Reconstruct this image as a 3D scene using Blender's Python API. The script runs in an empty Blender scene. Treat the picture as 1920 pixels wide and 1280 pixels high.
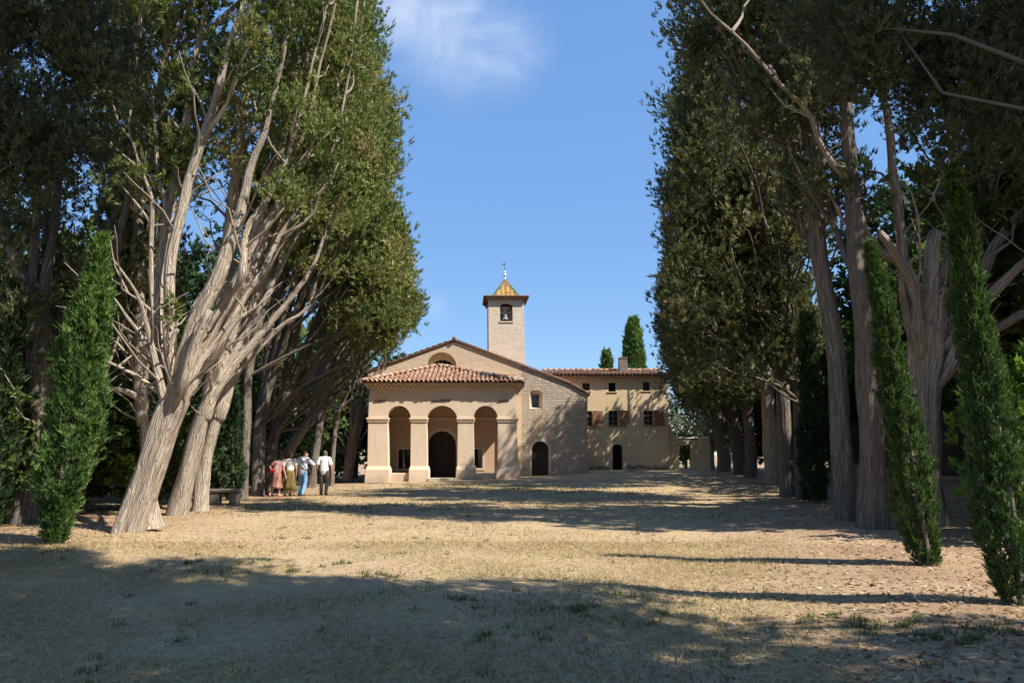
import bpy, bmesh, math, random
import numpy as np
from mathutils import Vector, Matrix
from mathutils.geometry import tessellate_polygon

# ------------------------------------------------------------------ camera, sky, sun, exposure
scene = bpy.context.scene
COL = scene.collection
R = math.radians
F = 1280.0                                   # focal length in photo pixels (24 mm equivalent)
PITCH = math.atan(210.0 / F)
EYE = 1.6
cam_d = bpy.data.cameras.new('camera'); cam = bpy.data.objects.new('camera', cam_d)
COL.objects.link(cam)
cam_d.lens = 24.0; cam_d.sensor_width = 36.0; cam_d.clip_start = 0.05; cam_d.clip_end = 3000
cam.location = (0, 0, EYE); cam.rotation_euler = (math.pi / 2 + PITCH, 0, 0)
scene.camera = cam

SUN_EL = R(48); SUN_AZ = R(-28)              # azimuth measured from +X, negative = behind the camera
sun_dir = Vector((math.cos(SUN_EL) * math.cos(SUN_AZ), math.cos(SUN_EL) * math.sin(SUN_AZ), math.sin(SUN_EL)))
sl = bpy.data.lights.new('sun', 'SUN'); sl.energy = 3.35; sl.angle = R(0.53); sl.color = (1.0, 0.93, 0.82)
so = bpy.data.objects.new('sun', sl); COL.objects.link(so)
so.rotation_euler = sun_dir.to_track_quat('Z', 'Y').to_euler(); so.location = (20, -10, 40)

world = bpy.data.worlds.new('World'); scene.world = world; world.use_nodes = True
wn = world.node_tree; wn.nodes.clear()
wo = wn.nodes.new('ShaderNodeOutputWorld'); wb = wn.nodes.new('ShaderNodeBackground')
sky = wn.nodes.new('ShaderNodeTexSky'); sky.sky_type = 'NISHITA'; sky.sun_disc = False
sky.sun_elevation = SUN_EL
sky.sun_rotation = math.pi / 2 - SUN_AZ      # clockwise from +Y
sky.altitude = 1500; sky.air_density = 0.9; sky.dust_density = 0.0; sky.ozone_density = 2.0
wb.inputs['Strength'].default_value = 0.15
# thin wisps of cirrus, mixed over the sky by direction
geo = wn.nodes.new('ShaderNodeTexCoord')
def wmath(op, a, b=None, v=None):
    n = wn.nodes.new('ShaderNodeMath'); n.operation = op
    wn.links.new(a, n.inputs[0])
    if b is not None: wn.links.new(b, n.inputs[1])
    if v is not None: n.inputs[1].default_value = v
    return n.outputs[0]
mp = wn.nodes.new('ShaderNodeMapping'); mp.inputs['Scale'].default_value = (1.0, 1.0, 1.35)
mp.inputs['Location'].default_value = (0.0, 0.0, 0.0)
wn.links.new(geo.outputs['Generated'], mp.inputs['Vector'])
n1 = wn.nodes.new('ShaderNodeTexNoise'); n1.inputs['Scale'].default_value = 7.0; n1.inputs['Detail'].default_value = 8; n1.inputs['Roughness'].default_value = 0.6; n1.inputs['Distortion'].default_value = 0.5
wn.links.new(mp.outputs[0], n1.inputs['Vector'])
r1 = wn.nodes.new('ShaderNodeMapRange'); r1.inputs[1].default_value = 0.36; r1.inputs[2].default_value = 0.66
wn.links.new(n1.outputs['Fac'], r1.inputs[0])
def px_dir(px, py):
    u = (px - 960) / F; v = (640 - py) / F
    return Vector((u, math.cos(PITCH) - v * math.sin(PITCH), math.sin(PITCH) + v * math.cos(PITCH))).normalized()
masks = []
for px, py, rad, amt in ((860, 40, 0.13, 0.42), (745, 0, 0.13, 0.42), (815, 575, 0.03, 0.25), (940, 85, 0.09, 0.42), (900, 110, 0.05, 0.4)):
    d = px_dir(px, py)
    vm = wn.nodes.new('ShaderNodeVectorMath'); vm.operation = 'DISTANCE'
    wn.links.new(geo.outputs['Generated'], vm.inputs[0]); vm.inputs[1].default_value = d
    mr = wn.nodes.new('ShaderNodeMapRange'); mr.interpolation_type = 'SMOOTHSTEP'
    mr.inputs[1].default_value = rad; mr.inputs[2].default_value = 0.0; mr.inputs[3].default_value = 0; mr.inputs[4].default_value = amt
    wn.links.new(vm.outputs['Value'], mr.inputs[0]); masks.append(mr.outputs[0])
m = masks[0]
for k in masks[1:]: m = wmath('MAXIMUM', m, k)
m = wmath('MULTIPLY', m, r1.outputs[0])
mx = wn.nodes.new('ShaderNodeMix'); mx.data_type = 'RGBA'
wn.links.new(m, mx.inputs['Factor']); mx.inputs['B'].default_value = (2.9, 3.0, 3.1, 1)
# the blue as a camera renders it: a gentle hue/saturation grade over the whole sky
hs = wn.nodes.new('ShaderNodeHueSaturation'); hs.inputs['Saturation'].default_value = 1.09; hs.inputs['Hue'].default_value = 0.497
sp_ = wn.nodes.new('ShaderNodeSeparateColor'); sp_.mode = 'HSV'; cb_ = wn.nodes.new('ShaderNodeCombineColor'); cb_.mode = 'HSV'
wn.links.new(sky.outputs[0], sp_.inputs[0]); wn.links.new(sp_.outputs[0], cb_.inputs[0]); wn.links.new(sp_.outputs[1], cb_.inputs[1])
wn.links.new(wmath('MULTIPLY', wmath('POWER', sp_.outputs[2], v=0.28), v=1.53), cb_.inputs[2])
wn.links.new(cb_.outputs[0], hs.inputs['Color'])
wn.links.new(hs.outputs[0], mx.inputs['A'])
wn.links.new(mx.outputs['Result'], wb.inputs['Color']); wn.links.new(wb.outputs[0], wo.inputs['Surface'])

scene.view_settings.view_transform = 'Standard'; scene.view_settings.look = 'None'
scene.view_settings.exposure = 1.4; scene.view_settings.gamma = 1.0
scene.render.engine = 'CYCLES'
cy = scene.cycles
cy.max_bounces = 9; cy.diffuse_bounces = 6; cy.glossy_bounces = 2; cy.transmission_bounces = 6; cy.transparent_max_bounces = 4
cy.use_denoising = True; cy.caustics_reflective = False; cy.caustics_refractive = False
scene.render.use_persistent_data = False

# ------------------------------------------------------------------ helpers
def at(px, py, Y):
    u = (px - 960) / F; v = (640 - py) / F
    dy = math.cos(PITCH) - v * math.sin(PITCH); dz = math.sin(PITCH) + v * math.cos(PITCH)
    s = Y / dy
    return Vector((u * s, Y, EYE + dz * s))

def sstep(a, b, x):
    t = np.clip((np.asarray(x, float) - a) / (b - a), 0, 1); return t * t * (3 - 2 * t)

def H(x, y):
    x = np.asarray(x, float); y = np.asarray(y, float)
    h = sstep(22, 46, y) * (0.25 + 0.04 * np.clip(x, -12, 7))
    h = h + 0.16 * sstep(4.5, 7.5, x - 0.265 * (y - 13.8) * (y > 0) + 1.0) * sstep(2, 6, y) * (1 - sstep(40, 46, y))
    h = h - 0.35 * sstep(11.5, 16, -x) * sstep(-2, 8, y)
    h = h + 0.025 * np.sin(0.9 * x + 1.3 * np.sin(0.43 * y)) * np.sin(0.7 * y + 0.5) + 0.012 * np.sin(2.3 * x + 0.7 * y) * np.sin(1.9 * y - 1.1 * x)
    return h
def Hs(x, y): return float(H(x, y))
def ground_pt(px, py):
    d = px_dir(px, py); lo, hi = 1.0, 200.0
    f = lambda t: EYE + d.z * t - Hs(d.x * t, d.y * t)
    t = 1.0
    while t < 200 and f(t) > 0: t += 0.25
    return Vector((d.x * t, d.y * t, Hs(d.x * t, d.y * t)))

def np_mesh(name, V, quads=None, tris=None, uv=None, tint=None, smooth=False):
    me = bpy.data.meshes.new(name)
    V = np.asarray(V, np.float32)
    nq = 0 if quads is None else len(quads); nt = 0 if tris is None else len(tris)
    idx = []
    if nq: idx.append(np.asarray(quads, np.int32).ravel())
    if nt: idx.append(np.asarray(tris, np.int32).ravel())
    idx = np.concatenate(idx)
    me.vertices.add(len(V)); me.vertices.foreach_set('co', V.ravel())
    me.loops.add(len(idx)); me.loops.foreach_set('vertex_index', idx)
    st = np.concatenate([np.arange(nq) * 4, nq * 4 + np.arange(nt) * 3]).astype(np.int32)
    me.polygons.add(nq + nt); me.polygons.foreach_set('loop_start', st)
    me.polygons.foreach_set('use_smooth', np.full(nq + nt, smooth))
    if uv is not None:
        l = me.uv_layers.new(name='UVMap'); l.data.foreach_set('uv', np.asarray(uv, np.float32)[idx].ravel())
    if tint is not None:
        a = me.attributes.new('tint', 'FLOAT', 'POINT'); a.data.foreach_set('value', np.asarray(tint, np.float32))
    me.update(calc_edges=True); me.validate()
    return me

def link(name, me, mat, parent=None, smooth=None):
    o = bpy.data.objects.new(name, me); COL.objects.link(o)
    if mat is not None and me is not None and len(me.materials) == 0: me.materials.append(mat)
    if parent is not None: o.parent = parent
    return o
def tag(o, label=None, cat=None, group=None, kind=None):
    if label: o['label'] = label
    if cat: o['category'] = cat
    if group: o['group'] = group
    if kind: o['kind'] = kind
    return o
def empty(name, loc, label, cat, group=None):
    o = bpy.data.objects.new(name, None); COL.objects.link(o); o.location = loc
    o.empty_display_size = 0.2
    return tag(o, label, cat, group)

class MB:
    """collects polygons in world coordinates"""
    def __init__(s): s.v = []; s.f = []; s.t = []
    def add(s, vs, fs, tint=0.5):
        b = len(s.v); s.v += [tuple(v) for v in vs]; s.t += [tint] * len(vs); s.f += [tuple(i + b for i in f) for f in fs]
    def box(s, x0, x1, y0, y1, z0, z1, tint=0.5):
        s.add([(x0,y0,z0),(x1,y0,z0),(x1,y1,z0),(x0,y1,z0),(x0,y0,z1),(x1,y0,z1),(x1,y1,z1),(x0,y1,z1)],
              [(0,3,2,1),(4,5,6,7),(0,1,5,4),(1,2,6,5),(2,3,7,6),(3,0,4,7)], tint)
    def frustum(s, a, b, z0, z1, tint=0.5):
        # a, b = (x0,x1,y0,y1) at bottom and top
        s.add([(a[0],a[2],z0),(a[1],a[2],z0),(a[1],a[3],z0),(a[0],a[3],z0),(b[0],b[2],z1),(b[1],b[2],z1),(b[1],b[3],z1),(b[0],b[3],z1)],
              [(0,3,2,1),(4,5,6,7),(0,1,5,4),(1,2,6,5),(2,3,7,6),(3,0,4,7)], tint)
    def beam(s, p, q, w, h, up=(0,0,1), tint=0.5):
        p = Vector(p); q = Vector(q); d = (q - p).normalized(); sd = d.cross(Vector(up)).normalized(); u = sd.cross(d)
        vs = []
        for c in (p, q):
            for a, b in ((-1,-1),(1,-1),(1,1),(-1,1)): vs.append(c + sd * a * w / 2 + u * b * h / 2)
        s.add(vs, [(3,2,1,0),(4,5,6,7),(0,1,5,4),(1,2,6,5),(2,3,7,6),(3,0,4,7)], tint)
    def slab(s, loops, fn, t0, t1, tint=0.5):
        """loops: 2D loops (outline first, then holes); fn(a, b, t) -> point; t0 front, t1 back"""
        L = [[Vector((a, b, 0)) for a, b in lp] for lp in loops]
        tri = tessellate_polygon(L)
        flat = [p for lp in loops for p in lp]; n = len(flat)
        vs = [fn(a, b, t0) for a, b in flat] + [fn(a, b, t1) for a, b in flat]
        fs = [tuple(t) for t in tri] + [tuple(i + n for i in reversed(t)) for t in tri]
        k = 0
        for lp in loops:
            m_ = len(lp)
            for i in range(m_):
                j = (i + 1) % m_; fs.append((k + i, k + j, n + k + j, n + k + i))
            k += m_
        s.add(vs, fs, tint)
    def lathe(s, c, prof, n=16, tint=0.5):
        c = Vector(c); vs = []; fs = []
        for r, z in prof:
            for i in range(n):
                a = 2 * math.pi * i / n; vs.append((c.x + r * math.cos(a), c.y + r * math.sin(a), c.z + z))
        for k in range(len(prof) - 1):
            for i in range(n):
                j = (i + 1) % n; fs.append((k*n+i, k*n+j, (k+1)*n+j, (k+1)*n+i))
        s.add(vs, fs, tint)
    def mesh(s, name, recalc=True, bevel=0):
        me = bpy.data.meshes.new(name); me.from_pydata(s.v, [], s.f)
        a = me.attributes.new('tint', 'FLOAT', 'POINT'); a.data.foreach_set('value', np.asarray(s.t, np.float32))
        if recalc or bevel:
            bm = bmesh.new(); bm.from_mesh(me)
            if recalc: bmesh.ops.recalc_face_normals(bm, faces=bm.faces)
            if bevel:
                bmesh.ops.remove_doubles(bm, verts=bm.verts, dist=1e-4)
                bmesh.ops.bevel(bm, geom=[e for e in bm.edges if len(e.link_faces) == 2 and e.calc_face_angle(0) > 0.6], offset=bevel, segments=1, affect='EDGES')
            bm.to_mesh(me); bm.free()
        me.update(); return me
    def build(s, name, mat, parent=None, bevel=0, smooth=False, kind=None, label=None):
        me = s.mesh(name, True, bevel)
        if smooth: me.polygons.foreach_set('use_smooth', [True] * len(me.polygons))
        o = link(name, me, mat, parent)
        if parent is not None:
            o.matrix_parent_inverse = Matrix.Identity(4)
            o.location = -parent_world(parent)
        if kind: o['kind'] = kind
        if label: o['label'] = label
        return o
def parent_world(p):
    v = Vector((0, 0, 0))
    while p is not None: v = v + p.location; p = p.parent
    return v
def put(name, me, mat, parent):
    """a part whose mesh is in world coordinates"""
    o = link(name, me, mat, parent); o.location = -parent_world(parent); return o

# ------------------------------------------------------------------ materials
def new_mat(name):
    m = bpy.data.materials.new(name); m.use_nodes = True; nt = m.node_tree
    b = nt.nodes['Principled BSDF']; b.inputs['Roughness'].default_value = 0.9
    b.inputs['Specular IOR Level'].default_value = 0.25
    return m, nt, b
def node(nt, t, **kw):
    n = nt.nodes.new(t)
    for k, v in kw.items():
        if k in n.inputs: n.inputs[k].default_value = v
        else: setattr(n, k, v)
    return n
def ramp(nt, fac, stops, interp='LINEAR'):
    r = nt.nodes.new('ShaderNodeValToRGB'); r.color_ramp.interpolation = interp
    e = r.color_ramp.elements
    while len(e) < len(stops): e.new(0.5)
    for i, (p, c) in enumerate(stops): e[i].position = p; e[i].color = (*c, 1)
    nt.links.new(fac, r.inputs[0]); return r.outputs[0]
def mix(nt, fac, a, b, mode='MIX'):
    n = nt.nodes.new('ShaderNodeMix'); n.data_type = 'RGBA'; n.blend_type = mode
    for s, v in (('Factor', fac), ('A', a), ('B', b)):
        if isinstance(v, (int, float)): n.inputs[s].default_value = v
        elif isinstance(v, tuple): n.inputs[s].default_value = (*v, 1)
        else: nt.links.new(v, n.inputs[s])
    return n.outputs['Result']
def noise(nt, vec, scale, detail=4, rough=0.55, dist=0.0):
    n = node(nt, 'ShaderNodeTexNoise', Scale=scale, Detail=detail, Roughness=rough, Distortion=dist)
    if vec is not None: nt.links.new(vec, n.inputs['Vector'])
    return n.outputs['Fac']
def mapr(nt, v, a, b, c=0.0, d=1.0):
    n = node(nt, 'ShaderNodeMapRange'); n.inputs[1].default_value = a; n.inputs[2].default_value = b; n.inputs[3].default_value = c; n.inputs[4].default_value = d
    nt.links.new(v, n.inputs[0]); return n.outputs[0]
def mth(nt, op, a, b):
    n = nt.nodes.new('ShaderNodeMath'); n.operation = op
    for i, v in enumerate((a, b)):
        if isinstance(v, (int, float)): n.inputs[i].default_value = v
        else: nt.links.new(v, n.inputs[i])
    return n.outputs[0]
def bump(nt, b, h, strength, dist):
    n = node(nt, 'ShaderNodeBump', Strength=strength, Distance=dist); nt.links.new(h, n.inputs['Height']); nt.links.new(n.outputs[0], b.inputs['Normal']); return n
def wpos(nt):
    return nt.nodes.new('ShaderNodeNewGeometry').outputs['Position']
def mapping(nt, vec, sc):
    n = node(nt, 'ShaderNodeMapping'); n.inputs['Scale'].default_value = sc; nt.links.new(vec, n.inputs['Vector']); return n.outputs[0]

def plaster_mat(name, c1, c2, c3, coarse=0.35, bstr=0.35):
    m, nt, b = new_mat(name); p = wpos(nt)
    f = noise(nt, p, coarse, 6, 0.62); g = noise(nt, p, 2.6, 6, 0.6); h = noise(nt, mapping(nt, p, (3, 3, 0.5)), 1.3, 5, 0.6)
    c = mix(nt, mapr(nt, f, 0.35, 0.68), c1, c2)
    c = mix(nt, mapr(nt, g, 0.55, 0.8), c, c3)
    c = mix(nt, mapr(nt, h, 0.55, 0.85, 0, 0.35), c, tuple(0.62 * x for x in c1))
    sz = node(nt, 'ShaderNodeSeparateXYZ'); nt.links.new(p, sz.inputs[0])
    lo = mapr(nt, mth(nt, 'ADD', sz.outputs[2], mth(nt, 'MULTIPLY', noise(nt, p, 1.1, 6, 0.65), -1.5)), -0.15, -0.75, 0, 0.5)
    c = mix(nt, lo, c, tuple(0.55 * x for x in c3))
    c = mix(nt, mapr(nt, noise(nt, mapping(nt, p, (7, 7, 0.35)), 1.0, 5, 0.6), 0.58, 0.75, 0, 0.4), c, tuple(0.66 * x for x in c3))
    c = mix(nt, mapr(nt, noise(nt, p, 0.9, 3, 0.5, 1.2), 0.60, 0.63, 0, 0.22), c, tuple(min(1, 1.12 * x) for x in c2))
    nt.links.new(c, b.inputs['Base Color'])
    bump(nt, b, noise(nt, p, 14, 6, 0.65), bstr, 0.04); return m
M = {}
M['plaster'] = plaster_mat('ochre_plaster', (0.68, 0.53, 0.385), (0.71, 0.58, 0.445), (0.62, 0.485, 0.355), 0.35, 0.25)
M['plaster_house'] = plaster_mat('house_render', (0.63, 0.475, 0.285), (0.67, 0.53, 0.345), (0.55, 0.42, 0.27), 0.5, 0.6)
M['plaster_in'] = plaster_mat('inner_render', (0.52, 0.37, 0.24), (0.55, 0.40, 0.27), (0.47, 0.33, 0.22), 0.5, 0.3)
M['moulding'] = plaster_mat('pale_moulding', (0.66, 0.50, 0.36), (0.7, 0.55, 0.4), (0.6, 0.45, 0.32), 1.0, 0.2)
M['whitewash'] = plaster_mat('pale_render', (0.60, 0.53, 0.43), (0.55, 0.46, 0.36), (0.46, 0.38, 0.28), 1.0, 0.4)

def stone_mat(name, base, dark, pale, sx, sz, joint, bst):
    m, nt, b = new_mat(name); p = wpos(nt)
    d = node(nt, 'ShaderNodeTexNoise', Scale=1.7, Detail=4); nt.links.new(p, d.inputs['Vector'])
    vm = nt.nodes.new('ShaderNodeVectorMath'); vm.operation = 'MULTIPLY_ADD'; nt.links.new(d.outputs['Color'], vm.inputs[0]); vm.inputs[1].default_value = (0.25, 0.25, 0.25); nt.links.new(p, vm.inputs[2])
    v = node(nt, 'ShaderNodeTexVoronoi', Scale=1.0); v.feature = 'F1'; nt.links.new(mapping(nt, vm.outputs[0], (sx, sx, sz)), v.inputs['Vector'])
    e = node(nt, 'ShaderNodeTexVoronoi', Scale=1.0); e.feature = 'DISTANCE_TO_EDGE'; nt.links.new(mapping(nt, vm.outputs[0], (sx, sx, sz)), e.inputs['Vector'])
    c = mix(nt, v.outputs['Color'], base, pale)
    c = mix(nt, mapr(nt, noise(nt, p, 0.45, 5, 0.6), 0.4, 0.7), c, tuple(0.5 * (x + y) for x, y in zip(base, dark)))
    c = mix(nt, mapr(nt, noise(nt, p, 6, 6, 0.7), 0.5, 0.85, 0, 0.6), c, dark)
    c = mix(nt, mapr(nt, e.outputs['Distance'], 0.0, 0.09, 1, 0), c, joint)
    nt.links.new(c, b.inputs['Base Color'])
    hh = mth(nt, 'ADD', mapr(nt, e.outputs['Distance'], 0.0, 0.16, 0, 1), mth(nt, 'MULTIPLY', noise(nt, p, 12, 6, 0.7), 0.9))
    bump(nt, b, hh, bst, 0.07); return m
M['stone'] = stone_mat('rubble_stone', (0.44, 0.355, 0.265), (0.26, 0.205, 0.15), (0.54, 0.46, 0.36), 3.8, 6.5, (0.42, 0.34, 0.25), 0.5)
M['render_stone'] = stone_mat('rendered_stone', (0.58, 0.455, 0.32), (0.42, 0.325, 0.22), (0.62, 0.51, 0.375), 1.6, 2.8, (0.58, 0.455, 0.32), 0.10)
M['tower_stone'] = stone_mat('tower_stone', (0.62, 0.51, 0.40), (0.45, 0.35, 0.26), (0.70, 0.61, 0.50), 3.0, 9.5, (0.50, 0.39, 0.28), 0.4)
def coursed_mat(name, base, dark, pale, bw, bh, wob, mort, bst):
    m, nt, b = new_mat(name); p = wpos(nt); sx = node(nt, 'ShaderNodeSeparateXYZ'); nt.links.new(p, sx.inputs[0])
    cx = node(nt, 'ShaderNodeCombineXYZ'); nt.links.new(mth(nt, 'ADD', sx.outputs[0], mth(nt, 'MULTIPLY', sx.outputs[1], 1.0)), cx.inputs[0]); nt.links.new(sx.outputs[2], cx.inputs[1])
    d = node(nt, 'ShaderNodeTexNoise', Scale=2.2, Detail=4); nt.links.new(p, d.inputs['Vector'])
    vm = nt.nodes.new('ShaderNodeVectorMath'); vm.operation = 'MULTIPLY_ADD'; nt.links.new(d.outputs['Color'], vm.inputs[0]); vm.inputs[1].default_value = (wob * 2, wob, 0); nt.links.new(cx.outputs[0], vm.inputs[2])
    br = node(nt, 'ShaderNodeTexBrick', Scale=1.0); br.offset = 0.5; br.squash = 0.8; br.inputs['Brick Width'].default_value = bw; br.inputs['Row Height'].default_value = bh; br.inputs['Mortar Size'].default_value = 0.012; br.inputs['Mortar Smooth'].default_value = 0.6; br.inputs['Bias'].default_value = 0.0
    br.inputs['Color1'].default_value = (*base, 1); br.inputs['Color2'].default_value = (*pale, 1); br.inputs['Mortar'].default_value = (*mort, 1); nt.links.new(vm.outputs[0], br.inputs['Vector'])
    c = mix(nt, mapr(nt, noise(nt, p, 5, 6, 0.7), 0.52, 0.8, 0, 0.6), br.outputs['Color'], dark)
    c = mix(nt, mapr(nt, noise(nt, p, 0.7, 5, 0.6), 0.45, 0.75, 0, 0.5), c, mort)
    nt.links.new(c, b.inputs['Base Color']); bump(nt, b, mth(nt, 'ADD', mth(nt, 'MULTIPLY', br.outputs['Fac'], -0.8), noise(nt, p, 9, 6, 0.7)), bst, 0.05); return m
M['tower_stone'] = coursed_mat('tower_masonry', (0.60, 0.485, 0.375), (0.42, 0.32, 0.24), (0.70, 0.61, 0.50), 0.34, 0.12, 0.05, (0.62, 0.52, 0.42), 0.55)
M['stone'] = coursed_mat('rubble_masonry', (0.42, 0.34, 0.25), (0.24, 0.19, 0.14), (0.54, 0.46, 0.36), 0.30, 0.17, 0.30, (0.44, 0.36, 0.27), 0.95)
M['wall_stone'] = stone_mat('boundary_stone', (0.33, 0.28, 0.22), (0.18, 0.15, 0.12), (0.42, 0.37, 0.30), 2.4, 4.0, (0.36, 0.31, 0.25), 0.9)

def tile_mat(name, rnd):
    m, nt, b = new_mat(name); p = wpos(nt)
    src = nt.nodes.new('ShaderNodeObjectInfo').outputs['Random'] if rnd == 'object' else nt.nodes.new('ShaderNodeNewGeometry').outputs['Random Per Island']
    c = ramp(nt, src, [(0, (0.30, 0.135, 0.085)), (0.2, (0.38, 0.19, 0.125)), (0.42, (0.42, 0.255, 0.175)), (0.62, (0.34, 0.215, 0.15)), (0.8, (0.43, 0.30, 0.22)), (1, (0.46, 0.35, 0.26))])
    c = mix(nt, mapr(nt, noise(nt, p, 5, 5, 0.7), 0.5, 0.78, 0, 0.75), c, (0.22, 0.155, 0.10))
    c = mix(nt, mapr(nt, noise(nt, p, 17, 4, 0.7), 0.55, 0.75, 0, 0.6), c, (0.46, 0.38, 0.29))
    nt.links.new(c, b.inputs['Base Color']); bump(nt, b, noise(nt, p, 40, 3), 0.3, 0.01); return m
M['tile'] = tile_mat('terracotta_tile', 'object'); M['tile_stuff'] = tile_mat('terracotta_tile_mass', 'island')
def plain(name, col, rough=0.8, spec=0.25, var=0.25, scale=3.0, metal=0.0):
    m, nt, b = new_mat(name); p = wpos(nt)
    c = mix(nt, mapr(nt, noise(nt, p, scale, 5, 0.6), 0.3, 0.75, 0, 1), col, tuple(x * (1 - var) for x in col))
    nt.links.new(c, b.inputs['Base Color']); b.inputs['Roughness'].default_value = rough; b.inputs['Specular IOR Level'].default_value = spec; b.inputs['Metallic'].default_value = metal
    bump(nt, b, noise(nt, p, scale * 8, 4), 0.15, 0.01); return m
M['dark_wood'] = plain('dark_wood', (0.05, 0.038, 0.032), 0.7)
M['red_wood'] = plain('red_wood', (0.16, 0.06, 0.045), 0.8)
M['shutter'] = plain('brown_shutter', (0.26, 0.13, 0.075), 0.7, 0.3, 0.25, 5)
M['frame_grey'] = plain('grey_frame', (0.10, 0.11, 0.12), 0.6)
M['frame_wood'] = plain('pale_wood_frame', (0.30, 0.21, 0.13), 0.7)
M['iron'] = plain('dark_iron', (0.03, 0.028, 0.026), 0.6, 0.4)
M['bronze'] = plain('bell_bronze', (0.20, 0.23, 0.22), 0.5, 0.4, 0.3, 6)
M['yoke'] = plain('bell_yoke', (0.32, 0.29, 0.26), 0.8)
M['ceramic'] = plain('white_ceramic', (0.75, 0.75, 0.72), 0.3, 0.5, 0.1)
M['concrete'] = plain('weathered_concrete', (0.22, 0.19, 0.16), 0.9, 0.2, 0.4, 4)
M['verge'] = plain('verge_tile', (0.25, 0.15, 0.105), 0.9, 0.2, 0.4, 5)
M['interior'] = plain('unlit_room_dark', (0.05, 0.04, 0.035), 0.95)
mg, nt, b = new_mat('window_glass'); b.inputs['Base Color'].default_value = (0.015, 0.018, 0.02, 1); b.inputs['Roughness'].default_value = 0.06; b.inputs['Specular IOR Level'].default_value = 0.6
bump(nt, b, noise(nt, wpos(nt), 2.0, 2), 0.05, 0.02); M['glass'] = mg
# glazed roof tiles of the tower
m, nt, b = new_mat('glazed_tile')
a = nt.nodes.new('ShaderNodeAttribute'); a.attribute_name = 'tint'
c = ramp(nt, a.outputs['Fac'], [(0, (0.46, 0.25, 0.05)), (0.3, (0.56, 0.40, 0.15)), (0.55, (0.30, 0.085, 0.03)), (0.78, (0.12, 0.16, 0.04)), (0.95, (0.07, 0.13, 0.05))], 'CONSTANT')
c = mix(nt, mapr(nt, noise(nt, wpos(nt), 9, 4), 0.45, 0.75, 0, 0.5), c, (0.30, 0.20, 0.09))
nt.links.new(c, b.inputs['Base Color']); b.inputs['Roughness'].default_value = 0.4; M['glaze'] = m

def bark_mat(name, c_pale, c_mid, c_dark):
    m, nt, b = new_mat(name)
    uv = nt.nodes.new('ShaderNodeUVMap').outputs[0]; p = wpos(nt)
    st = noise(nt, mapping(nt, uv, (16, 1.1, 1)), 1.0, 6, 0.62, 0.35)
    st2 = noise(nt, mapping(nt, uv, (42, 2.4, 1)), 1.0, 5, 0.6, 0.2)
    bl = noise(nt, p, 0.9, 5, 0.6)
    kn = node(nt, 'ShaderNodeTexVoronoi', Scale=1.0); kn.feature = 'DISTANCE_TO_EDGE'; wv = nt.nodes.new('ShaderNodeVectorMath'); wv.operation = 'MULTIPLY_ADD'
    dn_ = node(nt, 'ShaderNodeTexNoise', Scale=3.0, Detail=3); nt.links.new(uv, dn_.inputs['Vector']); nt.links.new(dn_.outputs['Color'], wv.inputs[0]); wv.inputs[1].default_value = (0.12, 0.6, 0); nt.links.new(uv, wv.inputs[2])
    nt.links.new(mapping(nt, wv.outputs[0], (13, 1.5, 1)), kn.inputs['Vector']); crack = mapr(nt, kn.outputs['Distance'], 0.0, 0.16, 1, 0)
    c = mix(nt, mapr(nt, st, 0.38, 0.58), c_dark, c_mid)
    c = mix(nt, mapr(nt, st2, 0.42, 0.60, 0, 0.95), c, c_pale)
    c = mix(nt, mapr(nt, bl, 0.50, 0.72, 0, 0.6), c, c_mid)
    c = mix(nt, mth(nt, 'MULTIPLY', crack, 0.35), c, c_dark)
    c = mix(nt, mapr(nt, noise(nt, p, 1.5, 6, 0.68), 0.56, 0.70, 0, 0.7), c, tuple(0.5 * (x + y) for x, y in zip(c_dark, c_mid)))
    c = mix(nt, mapr(nt, noise(nt, p, 3.7, 5, 0.7), 0.60, 0.70, 0, 0.65), c, c_dark)
    c = mix(nt, mapr(nt, noise(nt, p, 0.6, 4, 0.6), 0.60, 0.75, 0, 0.35), c, (0.20, 0.20, 0.10))
    oi = nt.nodes.new('ShaderNodeObjectInfo').outputs['Random']
    c = mix(nt, 1.0, c, ramp(nt, oi, [(0, (0.78, 0.76, 0.74)), (0.5, (1, 0.97, 0.93)), (1, (1.1, 1.08, 1.06))]), 'MULTIPLY')
    nt.links.new(c, b.inputs['Base Color'])
    hh = mth(nt, 'ADD', mth(nt, 'ADD', mth(nt, 'MULTIPLY', st, 1.2), mth(nt, 'MULTIPLY', st2, 0.7)), mth(nt, 'MULTIPLY', crack, -0.5))
    bump(nt, b, hh, 0.9, 0.045); return m
M['bark'] = bark_mat('cypress_bark', (0.60, 0.535, 0.45), (0.46, 0.395, 0.32), (0.19, 0.15, 0.115))
M['bark_grey_shade'] = bark_mat('grey_bark_shade', (0.30, 0.27, 0.235), (0.20, 0.175, 0.148), (0.08, 0.068, 0.056))  # grey bark, darkened so that shaded trunks carry their shade in the colour
M['twig_shade'] = plain('shade_twig', (0.15, 0.125, 0.10), 0.9, 0.2, 0.45, 3)  # twig colour darkened to stand for branches the sun hardly reaches
M['twig'] = plain('bare_twig', (0.34, 0.285, 0.225), 0.9, 0.2, 0.45, 3)

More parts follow.
